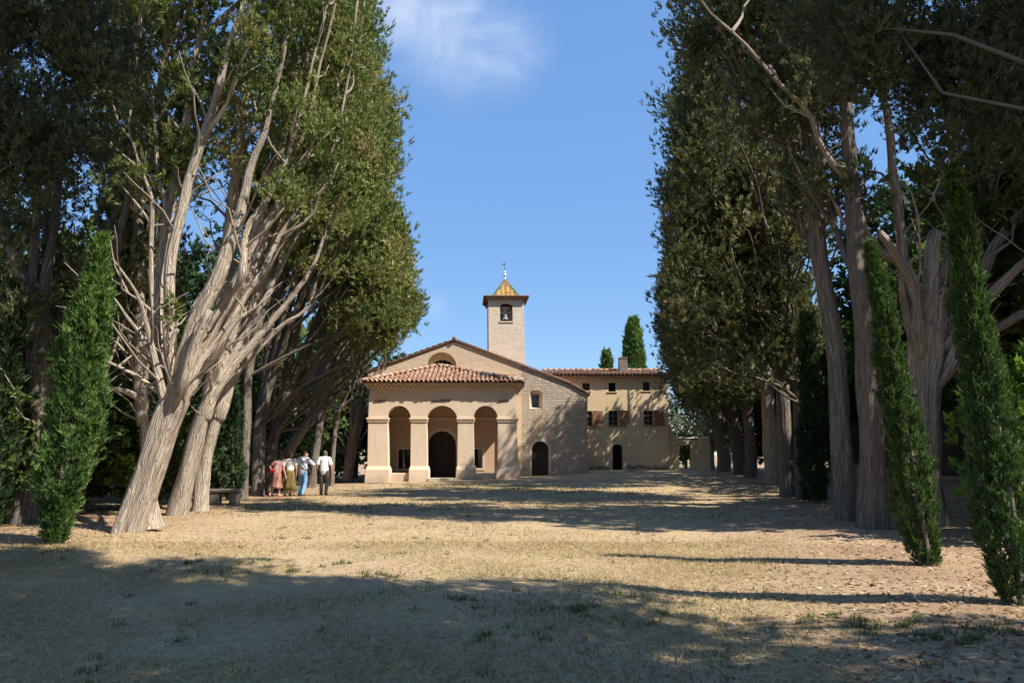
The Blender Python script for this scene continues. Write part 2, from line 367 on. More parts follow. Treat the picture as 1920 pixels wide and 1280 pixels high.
def leaf_mat(name, stops, trans=0.25, patch=None):
    m = bpy.data.materials.new(name); m.use_nodes = True; nt = m.node_tree; nt.nodes.clear()
    o = nt.nodes.new('ShaderNodeOutputMaterial')
    a = nt.nodes.new('ShaderNodeAttribute'); a.attribute_name = 'tint'
    c = ramp(nt, a.outputs['Fac'], stops)
    if patch:
        c = mix(nt, mapr(nt, noise(nt, wpos(nt), 0.55, 4, 0.6), 0.52, 0.72, 0, 0.7), c, patch)
    d = nt.nodes.new('ShaderNodeBsdfPrincipled'); d.inputs['Roughness'].default_value = 0.65; d.inputs['Specular IOR Level'].default_value = 0.25
    t = nt.nodes.new('ShaderNodeBsdfTranslucent'); ms = nt.nodes.new('ShaderNodeMixShader'); ms.inputs[0].default_value = trans
    nt.links.new(c, d.inputs['Base Color'])
    tc = mix(nt, 0.5, c, mix(nt, 1.0, c, (1.6, 1.7, 0.6), 'MULTIPLY')); nt.links.new(tc, t.inputs['Color'])
    nt.links.new(d.outputs[0], ms.inputs[1]); nt.links.new(t.outputs[0], ms.inputs[2]); nt.links.new(ms.outputs[0], o.inputs[0]); return m
M['cypress'] = leaf_mat('cypress_foliage', [(0, (0.06, 0.09, 0.03)), (0.35, (0.11, 0.155, 0.045)), (0.65, (0.18, 0.21, 0.062)), (0.88, (0.27, 0.265, 0.09)), (1, (0.28, 0.23, 0.11))], 0.24)
M['cypress_brown'] = leaf_mat('cypress_foliage_brown', [(0, (0.045, 0.06, 0.032)), (0.35, (0.105, 0.13, 0.058)), (0.65, (0.16, 0.175, 0.078)), (0.88, (0.22, 0.205, 0.10)), (1, (0.25, 0.195, 0.10))], 0.22)
M['young'] = leaf_mat('young_cypress_foliage', [(0, (0.045, 0.09, 0.024)), (0.5, (0.085, 0.16, 0.04)), (1, (0.17, 0.25, 0.06))], 0.28)
M['young_mid'] = leaf_mat('deep_green_cypress_foliage', [(0, (0.035, 0.07, 0.022)), (0.5, (0.065, 0.125, 0.036)), (1, (0.13, 0.19, 0.055))], 0.25)
M['young_dark'] = leaf_mat('dark_cypress_foliage', [(0, (0.02, 0.04, 0.017)), (0.5, (0.035, 0.068, 0.026)), (1, (0.06, 0.10, 0.035))], 0.2)
M['broad'] = leaf_mat('broadleaf_foliage', [(0, (0.04, 0.07, 0.02)), (0.5, (0.075, 0.12, 0.03)), (1, (0.15, 0.20, 0.05))], 0.35)
M['bright'] = leaf_mat('bright_leaf', [(0, (0.06, 0.12, 0.02)), (0.5, (0.12, 0.22, 0.035)), (1, (0.22, 0.30, 0.06))], 0.4)
M['olive'] = leaf_mat('olive_foliage', [(0, (0.09, 0.11, 0.07)), (0.5, (0.16, 0.19, 0.12)), (1, (0.26, 0.29, 0.19))], 0.25)
M['straw'] = leaf_mat('dry_grass', [(0, (0.23, 0.165, 0.09)), (0.5, (0.42, 0.325, 0.185)), (1, (0.58, 0.475, 0.295))], 0.3)
M['grass'] = leaf_mat('green_grass', [(0, (0.05, 0.075, 0.022)), (0.5, (0.10, 0.13, 0.04)), (1, (0.22, 0.22, 0.085))], 0.3)

# ground
m, nt, b = new_mat('dry_ground'); p = wpos(nt)
big = noise(nt, p, 0.16, 5, 0.55, 0.4); mid = noise(nt, p, 0.7, 6, 0.62, 0.3); fine = noise(nt, p, 7, 6, 0.7); vf = noise(nt, p, 38, 5, 0.7)
earth = mix(nt, mapr(nt, fine, 0.35, 0.7), (0.385, 0.265, 0.165), (0.51, 0.375, 0.24))
straw = mix(nt, mapr(nt, fine, 0.35, 0.7), (0.40, 0.30, 0.155), (0.51, 0.405, 0.225))
c = mix(nt, mapr(nt, mid, 0.42, 0.6), earth, straw)
green = mix(nt, mapr(nt, fine, 0.35, 0.7), (0.22, 0.185, 0.085), (0.34, 0.275, 0.14))
c = mix(nt, mth(nt, 'MULTIPLY', mapr(nt, big, 0.50, 0.66), mapr(nt, mid, 0.40, 0.62, 0, 0.75)), c, green)
sx = node(nt, 'ShaderNodeSeparateXYZ'); nt.links.new(p, sx.inputs[0])
# needle litter: reddish brown close to the two rows of trunks
xr = mth(nt, 'SUBTRACT', sx.outputs['X'], mth(nt, 'MULTIPLY', mth(nt, 'SUBTRACT', sx.outputs['Y'], 13.8), 0.265))
lit = mth(nt, 'ADD', mapr(nt, xr, 3.4, 6.2), mapr(nt, sx.outputs['X'], -6.8, -9.0))
lit = mth(nt, 'MULTIPLY', lit, mapr(nt, mid, 0.36, 0.56))
c = mix(nt, lit, c, mix(nt, mapr(nt, vf, 0.35, 0.68), (0.20, 0.115, 0.065), (0.44, 0.30, 0.19)))
c = mix(nt, mapr(nt, noise(nt, p, 0.33, 6, 0.6, 0.8), 0.50, 0.66, 0, 0.55), c, mix(nt, mapr(nt, vf, 0.35, 0.68), (0.26, 0.175, 0.10), (0.42, 0.315, 0.20)))
c = mix(nt, mapr(nt, noise(nt, p, 2.1, 6, 0.65, 0.4), 0.56, 0.70, 0, 0.6), c, (0.25, 0.175, 0.105))
c = mix(nt, mapr(nt, vf, 0.56, 0.72, 0, 0.5), c, (0.17, 0.125, 0.085))
c = mix(nt, mapr(nt, noise(nt, p, 21, 4, 0.6), 0.62, 0.74, 0, 0.4), c, (0.56, 0.47, 0.35))
nt.links.new(c, b.inputs['Base Color'])
bump(nt, b, mth(nt, 'ADD', mth(nt, 'MULTIPLY', fine, 1.0), mth(nt, 'MULTIPLY', vf, 0.5)), 0.7, 0.05); M['ground'] = m

# ------------------------------------------------------------------ ground sheet
def warp(n, lim, p=2.6):
    t = np.linspace(-1, 1, n); return np.sign(t) * np.abs(t) ** p * lim
gx = warp(231, 600, 3.0); gy = warp(251, 700, 3.0) + 12
X, Y = np.meshgrid(gx, gy)
fade = np.exp(-((np.hypot(X, Y - 12)) / 120.0) ** 2)
Z = H(X, Y) * fade
V = np.stack([X, Y, Z], -1).reshape(-1, 3)
nx, ny = len(gx), len(gy)
I = (np.arange(ny - 1)[:, None] * nx + np.arange(nx - 1)[None, :]).ravel()
me = np_mesh('ground', V, quads=np.stack([I, I + 1, I + nx + 1, I + nx], 1), smooth=True)
tag(link('ground', me, M['ground']), 'dry grass and bare earth floor of the cypress avenue', None, None, 'structure')

# ------------------------------------------------------------------ tubes, stems and foliage
def catmull(P, n):
    P = np.asarray(P, float)
    if len(P) == 2: return np.linspace(P[0], P[1], n)
    Q = np.vstack([2 * P[0] - P[1], P, 2 * P[-1] - P[-2]])
    seg = len(P) - 1; t = np.linspace(0, seg - 1e-6, n); k = t.astype(int); u = (t - k)[:, None]
    a, b_, c_, d = Q[k], Q[k + 1], Q[k + 2], Q[k + 3]
    return 0.5 * ((2 * b_) + (-a + c_) * u + (2 * a - 5 * b_ + 4 * c_ - d) * u ** 2 + (-a + 3 * b_ - 3 * c_ + d) * u ** 3)

class Tubes:
    def __init__(s): s.V = []; s.Q = []; s.T = []; s.UV = []; s.n = 0
    def add(s, path, rad, sides=8, flute=0.0, seed=0, cap=True, step=None, wob=0.0):
        """path already resampled (n,3); rad (n,)"""
        P = np.asarray(path, float); r = np.asarray(rad, float); n = len(P)
        rg = np.random.default_rng(seed)
        T = np.gradient(P, axis=0); T /= np.linalg.norm(T, axis=1)[:, None] + 1e-9
        ref = np.array([1.0, 0.13, 0.0]) if abs(T[0][0]) < 0.9 else np.array([0, 1.0, 0.1])
        N = np.zeros_like(P); v = ref - T[0] * ref.dot(T[0]); N[0] = v / np.linalg.norm(v)
        for i in range(1, n):
            v = N[i - 1] - T[i] * N[i - 1].dot(T[i]); N[i] = v / (np.linalg.norm(v) + 1e-9)
        B = np.cross(T, N)
        th = np.linspace(0, 2 * np.pi, sides, endpoint=False)
        L = np.concatenate([[0], np.cumsum(np.linalg.norm(np.diff(P, axis=0), axis=1))])
        rr = r[:, None] * np.ones(sides)[None]
        if flute:
            for k, am in ((3, 0.35), (5, 0.5), (8, 0.45), (11, 0.3)):
                rr *= 1 + flute * am * np.cos(k * th[None] + rg.uniform(0, 6.28) + L[:, None] * rg.uniform(-0.35, 0.35))
            for k in range(3):
                rr *= 1 + flute * 0.28 * np.sin(L[:, None] * rg.uniform(1.5, 4.5) + th[None] * rg.integers(1, 4) + rg.uniform(0, 6))
        V = P[:, None] + rr[..., None] * (np.cos(th)[None, :, None] * N[:, None] + np.sin(th)[None, :, None] * B[:, None])
        # uv: wrap column is duplicated by mirroring u so that no seam shows
        u = np.abs(th / np.pi - 1) * np.pi * max(r.max(), 0.02)
        uv = np.stack([np.broadcast_to(u[None], (n, sides)) + seed % 17, np.broadcast_to(L[:, None], (n, sides)) + seed % 13], -1)
        i = np.arange(n - 1)[:, None] * sides; j = np.arange(sides)[None]; j2 = (j + 1) % sides
        q = np.stack([i + j, i + j2, i + sides + j2, i + sides + j], -1).reshape(-1, 4) + s.n
        s.V.append(V.reshape(-1, 3)); s.UV.append(uv.reshape(-1, 2)); s.Q.append(q)
        s.n += n * sides
        if cap:
            s.V.append(P[-1:] + T[-1:] * r[-1] * 0.3); s.UV.append(uv[-1, :1])
            k = s.n - sides + np.arange(sides); s.T.append(np.stack([k, s.n - sides + (np.arange(sides) + 1) % sides, np.full(sides, s.n)], 1)); s.n += 1
    def mesh(s, name):
        return np_mesh(name, np.vstack(s.V), np.vstack(s.Q), np.vstack(s.T) if s.T else None, np.vstack(s.UV), None, True)

def unit(a): return a / (np.linalg.norm(a, axis=-1, keepdims=True) + 1e-9)

def tuft_tris(P, D, S, k, rg, wid, tint, spread=0.75, O=None):
    n = len(P)
    t = rg.uniform(0.0, 0.85, (n, k, 1))
    o = P[:, None] + D[:, None] * S[:, None, None] * t + rg.normal(0, 1, (n, k, 3)) * S[:, None, None] * 0.12
    d = unit(D[:, None] + unit(rg.normal(0, 1, (n, k, 3))) * spread)
    sd = unit(np.cross(d, rg.normal(0, 1, (n, k, 3)) * (1.0 if O is None else 0.55) + (0 if O is None else O[:, None])))
    l = S[:, None, None] * rg.uniform(0.45, 0.85, (n, k, 1)); w = l * wid * rg.uniform(0.7, 1.3, (n, k, 1))
    a = o - sd * w; b_ = o + sd * w; c_ = o + d * l
    tn = np.clip(tint[:, None] + rg.normal(0, 0.08, (n, k)) + 0.10 * (t[..., 0] - 0.4), 0, 1)
    V = np.stack([a, b_, c_], 2).reshape(-1, 3)
    return V, np.repeat(tn.reshape(-1), 3)

class Leaves:
    def __init__(s, seed): s.V = []; s.t = []; s.rg = np.random.default_rng(seed)
    def clumps(s, C, rad, ntuft, ktri, size, wid=0.22, up=0.6, tint=None, zs=1.5, spread=0.75, lean=None):
        rg = s.rg; C = np.asarray(C, float); n = len(C)
        rad = np.broadcast_to(np.asarray(rad, float), (n,))
        if tint is None: tint = np.clip(rg.normal(0.45, 0.2, n), 0, 1)
        d = unit(rg.normal(0, 1, (n, ntuft, 3)))
        r = rg.uniform(0, 1, (n, ntuft, 1)) ** 0.5
        off = d * r * rad[:, None, None] * np.array([1, 1, zs])
        P = (C[:, None] + off).reshape(-1, 3)
        D = unit(d * 0.8 + np.array([0, 0, up]) + rg.normal(0, 0.35, (n, ntuft, 3)))
        if lean is not None: D = unit(D + np.asarray(lean))
        D = D.reshape(-1, 3)
        S = size * rg.uniform(0.7, 1.35, len(P))
        tt = np.repeat(tint, ntuft) + rg.normal(0, 0.06, len(P))
        V, t = tuft_tris(P, D, S, ktri, rg, wid, tt, spread, d.reshape(-1, 3)); s.V.append(V); s.t.append(t)
    def tufts(s, P, D, S, k, wid, tint, spread=0.75):
        V, t = tuft_tris(np.asarray(P, float), unit(np.asarray(D, float)), np.asarray(S, float), k, s.rg, wid, tint, spread); s.V.append(V); s.t.append(t)
    def mesh(s, name):
        V = np.vstack(s.V); return np_mesh(name, V, None, np.arange(len(V)).reshape(-1, 3), None, np.concatenate(s.t))

def branch_to(tb, stem, C, rg, r0=0.05, sides=5, rise=1.3, rmax=0.11):
    """a rising branch from a stem to the point C (acute, as cypresses grow)"""
    C = np.asarray(C); dxy = np.linalg.norm(stem[:, :2] - C[None, :2], axis=1)
    want = C[2] - rise * dxy
    k = int(np.argmin(np.abs(stem[:, 2] - want) + 0.3 * dxy)); A = stem[k]
    d = np.linalg.norm(C - A)
    if d < 0.25: return
    if d > 2.6:
        if rg.uniform() < 0.72: return
        A = C + (A - C) * min(1, 2.0 / d) if rg.uniform() < 0.6 else A; d = np.linalg.norm(C - A)
    mid1 = A + (C - A) * 0.35 + rg.normal(0, 0.06, 3) * d + np.array([0, 0, -0.05 * d]); mid2 = A + (C - A) * 0.7 + rg.normal(0, 0.06, 3) * d
    P = catmull([A, mid1, mid2, C], 6); P[1:-1] += rg.normal(0, 0.02, (4, 3)) * d ** 0.5
    rb = min(r0 * (0.55 + 0.22 * d), rmax)
    tb.add(P, np.linspace(rb, rb * 0.25, 6), sides, 0.0, int(rg.integers(1 << 30)))

def resample(path, rad, step=0.35):
    P = np.asarray([tuple(p) for p in path], float); n = max(6, int(np.linalg.norm(np.diff(P, axis=0), axis=1).sum() / step))
    Q = catmull(P, n); r = np.interp(np.linspace(0, len(P) - 1, n), np.arange(len(P)), rad)
    return Q, r

LEDGE = np.array([(-400, 700), (0, 706), (150, 708), (200, 728), (275, 745), (345, 720), (440, 750), (520, 766), (580, 776), (620, 744), (655, 726), (690, 660), (730, 610), (900, 590)], float)
REDGE = np.array([(-400, 1275), (0, 1268), (150, 1274), (260, 1256), (320, 1268), (370, 1244), (430, 1262), (515, 1232), (560, 1250), (640, 1244), (700, 1262), (750, 1278), (800, 1345), (900, 1400)], float)
AVL = 'old cypresses of the left row'; AVR = 'old cypresses of the right row'
def within(group, c):
    x, y = proj(c)
    if y > 720 or c[1] < 12: return True
    if group == AVL: return x < np.interp(y, LEDGE[:, 0], LEDGE[:, 1]) + 4
    return x > np.interp(y, REDGE[:, 0], REDGE[:, 1]) - 4

def cypress(label, group, base, trunk, stems, clumps, seed, mats=('bark', 'cypress'), ntuft=12, ktri=14, leaf=0.26, crad=(0.4, 0.75), dead=30, trunk_sides=18, flute=0.10, tint=(0.45, 0.2), flare=1.12, name='cypress_tree', branches=True, up=1.05, per=4, rmax=0.075, twig='twig', coarse=2.3):
    """trunk: (path, radii); stems: list of (path, radii); clumps: list of (stem index, centre)"""
    rg = np.random.default_rng(seed)
    root = empty(name, base, label, 'tree', group)
    tb = Tubes(); SP = []
    P, r = resample(*trunk, 0.22)
    L = np.concatenate([[0], np.cumsum(np.linalg.norm(np.diff(P, axis=0), axis=1))])
    r = r * (1 + (flare - 1) * np.exp(-L / 0.35))
    tb.add(P, r, trunk_sides, flute * 1.15, seed + 1, cap=True)
    put('trunk', tb.mesh('trunk'), M[mats[0]], root)
    lb = Tubes()
    for i, (sp, sr) in enumerate(stems):
        p0 = np.array(sp[0], float); dd = unit(np.array(sp[1], float) - p0); tgt = p0 - dd * 0.45
        cand = np.vstack([P] + SP); k0 = int(np.argmin(np.linalg.norm(cand - tgt, axis=1)))
        if np.linalg.norm(cand[k0] - p0) < 1.3: sp = [cand[k0]] + list(sp); sr = [sr[0] * 0.35] + list(sr)
        Q, q = resample(sp, sr, 0.3); wob = rg.normal(0, 1, (len(Q), 3)); wob = np.cumsum(wob, 0) * 0.006; Q = Q + wob
        if group in (AVL, AVR) and name == 'cypress_tree':
            ok = [within(group, c) for c in Q]; kk = ok.index(False) if False in ok else len(Q)
            if kk < len(Q) and kk > 8: Q = Q[:kk - 1]; q = q[:kk - 1].copy(); q[-6:] *= np.linspace(1, 0.3, 6)
        lb.add(Q, q, max(8, trunk_sides - 6), flute, seed + 7 * i + 3); SP.append(Q)
    if stems: put('limbs', lb.mesh('limbs'), M[mats[0]], root)
    SP.append(P)
    if len(clumps):
        br = Tubes(); cs = []; tn = []
        for i, c in clumps:
            if branches and (rmax > 0.03 or rg.uniform() < 0.4): branch_to(br, SP[i], c, rg, 0.045, 5, 1.3, rmax)
            bt = np.clip(rg.normal(tint[0], tint[1]), 0, 1)
            for k in range(per):
                cs.append(c + (rg.normal(0, 1, 3) * np.array([0.42, 0.42, 0.5]) * crad[1] if k else 0)); tn.append(np.clip(bt + rg.normal(0, 0.07), 0, 1))
        for k in range(dead):
            i = int(rg.integers(0, max(1, len(SP) - 1))); st = SP[i]; a = st[int(rg.integers(len(st) // 6, len(st) * 3 // 5))]
            c = a + np.array([rg.normal(0, 0.9), rg.normal(0, 0.9), rg.uniform(0.3, 1.8)])
            if within(group, c): branch_to(br, st, c, rg, 0.03, 4, 1.0)
        if br.n > 300: put('branches', br.mesh('branches'), M[twig], root)['kind'] = 'stuff'
        cs = np.array(cs); tn = np.array(tn); lv = Leaves(seed + 5); rr_ = rg.uniform(crad[0], crad[1], len(cs)) * np.repeat(rg.uniform(0.72, 1.4, len(clumps)), per)
        pj = np.array([proj(c) for c in cs]); seen = (pj[:, 0] > -160) & (pj[:, 0] < 2080) & (pj[:, 1] > -130)
        if seen.any(): lv.clumps(cs[seen], rr_[seen], ntuft, ktri, leaf, 0.17, up, tn[seen], 1.55, 0.6)
        if (~seen).any(): lv.clumps(cs[~seen], np.maximum(rr_[~seen], 0.4) * 1.25, 8, 6, max(leaf, 0.2) * coarse, 0.24, up, tn[~seen])
        put('crown', lv.mesh('crown'), M[mats[1]], root)
    return root, SP

def crown_points(SP, rg, n, zmin, zmax, rfun, inward, xlim=None, low=None, outer=0.55):
    """clump centres round the stems: list of (stem, point)"""
    out = []; tries = 0
    while len(out) < n and tries < n * 30:
        tries += 1
        i = int(rg.integers(len(SP))); st = SP[i]
        z = rg.uniform(zmin, zmax); k = int(np.argmin(np.abs(st[:, 2] - z)))
        if abs(st[k, 2] - z) > 1.2: continue
        a = rg.uniform(0, 2 * math.pi); rr = rfun(z) * (rg.uniform(0, 1) ** outer)
        c = st[k] + np.array([math.cos(a) * rr, math.sin(a) * rr, rg.uniform(-0.2, 0.5)])
        if xlim is not None:
            e = xlim(c[2])
            if inward > 0 and c[0] > e + rg.normal(0, 0.25): continue
            if inward < 0 and c[0] < e + rg.normal(0, 0.25): continue
        if low is not None and c[2] < low(c[0], c[1]): continue
        out.append((i, c))
    return out

def grown(base, fork_z, n, inward, lean, top, seed, r0=0.42, spread=2.0, straight=False, reach=(0.5, 3.6), trunk_lean=None):
    """trunk and stems of an old many-stemmed cypress"""
    rg = np.random.default_rng(seed); b = np.array(base, float)
    tl = lean * 0.35 if trunk_lean is None else trunk_lean
    fk = b + np.array([inward * tl * fork_z, rg.normal(0, 0.1), fork_z])
    trunk = ([b + np.array([0, 0, -0.25]), b + (fk - b) * 0.33 + rg.normal(0, 0.05, 3), b + (fk - b) * 0.7 + rg.normal(0, 0.05, 3), fk, fk + np.array([inward * 0.05, 0, 0.5])], [r0 * 1.05, r0, r0 * 0.95, r0 * 0.95, r0 * 0.5])
    stems = []
    for k in range(n):
        u = (k + rg.uniform(0.1, 0.9)) / n
        rx = inward * (reach[0] + (reach[1] - reach[0]) * u); ry = rg.uniform(-spread, spread)
        tz = top * rg.uniform(0.86, 1.0) - 1.2 * abs(u - 0.4)
        T = b + np.array([rx, ry, tz])
        s0 = fk + np.array([inward * (u - 0.5) * r0 * 1.1, ry / spread * r0 * 0.5, rg.uniform(-0.6, 0.0)])
        bow = 0.62
        p1 = s0 + (T - s0) * np.array([0.24, 0.3, 0.25]); p2 = s0 + (T - s0) * np.array([0.60, 0.6, 0.58])
        rs = r0 * rg.uniform(0.32, 0.6)
        stems.append(([s0, p1 + rg.normal(0, 0.12, 3), p2 + rg.normal(0, 0.15, 3), T], [rs, rs * 0.8, rs * 0.5, 0.03]))
    return trunk, stems

def SPof(stems): return [resample(p, r, 0.3)[0] for p, r in stems]

# ================================================================== BUILDINGS
YP, YC, YT, YH = 40.0, 42.8, 46.0, 48.0
def arc(cx, cy, rx, ry, a0, a1, n):
    return [(cx + rx * math.cos(R(a0 + (a1 - a0) * i / n)), cy - ry * math.sin(R(a0 + (a1 - a0) * i / n))) for i in range(n + 1)]
def xz(loop, Y):
    return [(lambda p: (p.x, p.z))(at(px, py, Y)) for px, py in loop]
def wall_fn(a, b_, t): return (a, t, b_)

def tile_mesh(r0, r1, L, th=0.016, seg=6):
    mb = MB(); vs = []
    for yy, r in ((0, r0), (L, r1)):
        for rr in (r, r - th):
            for i in range(seg + 1):
                a = math.pi * i / seg; vs.append((rr * math.cos(a), yy, rr * math.sin(a)))
    n = seg + 1; fs = []
    for i in range(seg):
        fs.append((i, i + 1, 2*n+i+1, 2*n+i)); fs.append((n+i+1, n+i, 3*n+i, 3*n+i+1))
        fs.append((i+1, i, n+i, n+i+1)); fs.append((2*n+i, 2*n+i+1, 3*n+i+1, 3*n+i))
    mb.add(vs, fs); me = mb.mesh('tile'); me.polygons.foreach_set('use_smooth', [i % 4 < 2 for i in range(len(me.polygons))]); me.materials.append(M['tile']); return me
VERGE = tile_mesh(0.075, 0.06, 0.46); VERGE.materials.clear(); VERGE.materials.append(M['verge'])
TILE = tile_mesh(0.112, 0.088, 0.50); HIP = tile_mesh(0.135, 0.11, 0.5)

def slope_tiles(parent, o, a, u, width, length, clip, rg, step=0.27, expo=0.41, objects=True, name='roof_tile', limit=300):
    """cover tiles on the slope at o spanned by a (across) and u (up); clip(s, t) tells where tiles lie"""
    a = Vector(a).normalized(); u = Vector(u).normalized(); n = a.cross(u)
    pw = parent_world(parent); stuff = MB(); pans = MB(); cnt = 0
    tv = [v.co.copy() for v in TILE.vertices]; tf = [tuple(p.vertices) for p in TILE.polygons]
    cols = int(width / step)
    for j in range(int(length / expo) + 1):
        for i in range(cols + 1):
            s = i * step + (width - cols * step) / 2; t = j * expo - 0.06
            if not clip(s, t + 0.2): continue
            tilt = 0.045
            uu = (u * math.cos(tilt) - n * math.sin(tilt) * 1.0).normalized()
            rot = rg.normal(0, 0.022); aa = (a * math.cos(rot) + uu * math.sin(rot)).normalized(); uu = (uu - aa * uu.dot(aa)).normalized(); nn = aa.cross(uu)
            pos = Vector(o) + a * (s + rg.normal(0, 0.008)) + u * (t + rg.normal(0, 0.015)) + n * (0.055 + rg.normal(0, 0.005))
            if objects and cnt < limit:
                ob = bpy.data.objects.new(name, TILE); COL.objects.link(ob); ob.parent = parent
                mw = Matrix((aa, uu, nn)).transposed().to_4x4(); mw.translation = pos - pw; ob.matrix_local = mw; cnt += 1
            else:
                stuff.add([pos + aa * v.x + uu * v.y + nn * v.z for v in tv], tf)
        # channel tiles under the covers
        for i in range(cols):
            s = (i + 0.5) * step + (width - cols * step) / 2; t = j * expo - 0.03
            if not clip(s, t + 0.2): continue
            vs = []
            for tt, rr in ((t, 0.10), (t + expo + 0.05, 0.12)):
                for k in range(5):
                    an = math.pi * (1 + k / 4); vs.append(Vector(o) + a * (s + rr * math.cos(an)) + u * tt + n * (0.085 + rr * math.sin(an) * 0.75 + (0.012 if tt == t else 0)))
            pans.add(vs, [(k, k + 1, 6 + k, 5 + k) for k in range(4)])
    if stuff.v: stuff.build('tile_covering', M['tile_stuff'], parent, kind='stuff')
    if pans.v: pans.build('channel_tiles', M['tile_stuff'], parent, kind='stuff')

def line_tiles(parent, p, q, rg, name='ridge_tile', me=None, e=0.42):
    p = Vector(p); q = Vector(q); d = (q - p); L = d.length; d.normalize(); sd = d.cross(Vector((0, 0, 1))).normalized(); up = sd.cross(d); pw = parent_world(parent)
    for k in range(int(L / e)):
        ob = bpy.data.objects.new(name, me or HIP); COL.objects.link(ob); ob.parent = parent
        mw = Matrix((sd, d, up)).transposed().to_4x4(); mw.translation = p + d * (k * e + rg.normal(0, 0.01)) + up * (0.02 + rg.normal(0, 0.006)) - pw
        ob.matrix_local = mw

def genoise(mb, band, p, q, out, z, rows=2, step=0.25, depth=0.16, h=0.15):
    """scalloped rows of half tiles under an eave, with mortar between"""
    p = Vector(p); q = Vector(q); out = Vector(out).normalized(); d = (q - p); L = d.length; d.normalize()
    n = int(L / step)
    for k in range(rows):
        zz = z + k * h; e = depth * (k + 1)
        for i in range(n):
            c = p + d * ((i + 0.5 + 0.5 * (k % 2)) * L / n); c.z = zz
            vs = []
            for dep in (e - depth - 0.02, e):
                for r in (0.118, 0.094):
                    for s in range(7):
                        an = math.pi * s / 6; vs.append(c + d * r * math.cos(an) + Vector((0, 0, r * math.sin(an))) + out * dep)
            fs = []
            for s in range(6):
                fs += [(s, s+1, 15+s, 14+s), (7+s+1, 7+s, 21+s, 21+s+1), (14+s, 15+s, 22+s, 21+s)]
            mb.add(vs, fs)
        a0 = p.copy(); b0 = q.copy()
        vs = []
        for pt in (p, q):
            for dep, zv in ((e - depth - 0.06, zz + 0.0), (e - 0.045, zz + 0.10), (e - 0.02, zz + h), (-0.05, zz + h), (-0.05, zz)):
                v = pt + out * dep; v.z = zv; vs.append(v)
        band.add(vs, [(0,1,6,5),(1,2,7,6),(2,3,8,7),(0,5,9,4),(4,3,2,1,0),(5,6,7,8,9)])

rgB = np.random.default_rng(11)
# ------------------------------------------------------------------ portico
base = at(828, 897, YP)
por = empty('portico', (base.x, YP, 0), 'ochre plastered portico with three round arches in front of the chapel', 'portico')
T = 0.62
topL, topR = 693, 968
outer = [(683, 925), (689, 876), (690.5, 788), (693, 727), (968, 727), (969, 788), (972, 876), (975, 925),
         (932, 925), (933, 886), (933.5, 787)] + arc(910.5, 785, 23, 25, 0, 180, 14)[1:-1] + [(887.5, 787), (888.5, 886), (890, 925), (857, 925), (858.5, 790)] + \
        arc(829, 790, 29.5, 30, 0, 180, 16)[1:-1] + [(799.5, 790), (801, 925), (768, 925), (769.5, 886), (770.5, 785)] + arc(748.2, 785, 22.3, 25, 0, 180, 14)[1:-1] + [(726, 787), (727.5, 886), (727.5, 925)]
mb = MB(); mb.slab([xz(outer, YP)], wall_fn, YP, YP + T); mb.build('front_wall', M['plaster'], por)
# parapet sills of the side arches
for x0, x1 in ((727.2, 769.8), (888.2, 933.2)):
    p0 = at(x0, 886, YP); p1 = at(x1, 886, YP)
    mb = MB(); mb.box(p0.x - 0.05, p1.x + 0.05, YP + 0.06, YP + T - 0.06, -0.5, p0.z - 0.02); mb.build('parapet', M['plaster'], por, bevel=0.03)
# plinths: battered feet of the four piers
for x0, x1, w in ((688.5, 728, 5), (769.5, 801.5, 4), (857.5, 890, 4), (932.5, 972.5, 4)):
    a_ = at(x0, 876, YP); b_ = at(x1, 876, YP); k = w / F * YP
    mb = MB(); mb.frustum((a_.x - k * 0.8, b_.x + k * 0.8, YP - 0.17, YP + T + 0.1), (a_.x - k * 0.62, b_.x + k * 0.62, YP - 0.12, YP + T + 0.08), -0.6, a_.z - 0.12)
    mb.frustum((a_.x - k * 0.62, b_.x + k * 0.62, YP - 0.12, YP + T + 0.08), (a_.x - 0.015, b_.x + 0.015, YP - 0.012, YP + T + 0.012), a_.z - 0.12, a_.z + 0.08)
    mb.build('plinth', M['plaster'], por, bevel=0.03)
# impost mouldings
for x0, x1 in ((690, 726), (770.5, 799.5), (858.5, 887.5), (933.5, 969.5)):
    a_ = at(x0, 787, YP); b_ = at(x1, 787, YP); z1 = at(x0, 782.5, YP).z; z0 = at(x0, 791, YP).z; zm = (z0 + z1) / 2
    mb = MB(); mb.box(a_.x - 0.05, b_.x + 0.05, YP - 0.05, YP + T + 0.04, z0, zm - 0.004); mb.box(a_.x - 0.085, b_.x + 0.085, YP - 0.09, YP + T + 0.06, zm, z1)
    mb.build('impost', M['moulding'], por, bevel=0.012)
xl = at(690.5, 800, YP).x; xr_ = at(969, 800, YP).x; ztop = at(800, 727, YP).z
# side walls with an arched opening each
for sx_, nm in ((xl, -1), (xr_, 1)):
    zsp = at(800, 787, YP).z; zs = at(800, 886, YP).z
    y0, y1 = YP + T + 0.55, YC - 0.55; ym = (y0 + y1) / 2; rr = (y1 - y0) / 2
    hole = [(y0, zs), (y1, zs)] + [(ym + rr * math.cos(R(k * 15)), zsp + rr * math.sin(R(k * 15))) for k in range(13)]
    mb = MB(); mb.slab([[(YP + T - 0.05, -0.6), (YC, -0.6), (YC, ztop), (YP + T - 0.05, ztop)], hole], lambda a, b, t: (t, a, b), sx_ + nm * -0.003, sx_ - nm * 0.55)
    mb.build('side_wall', M['plaster'], por)
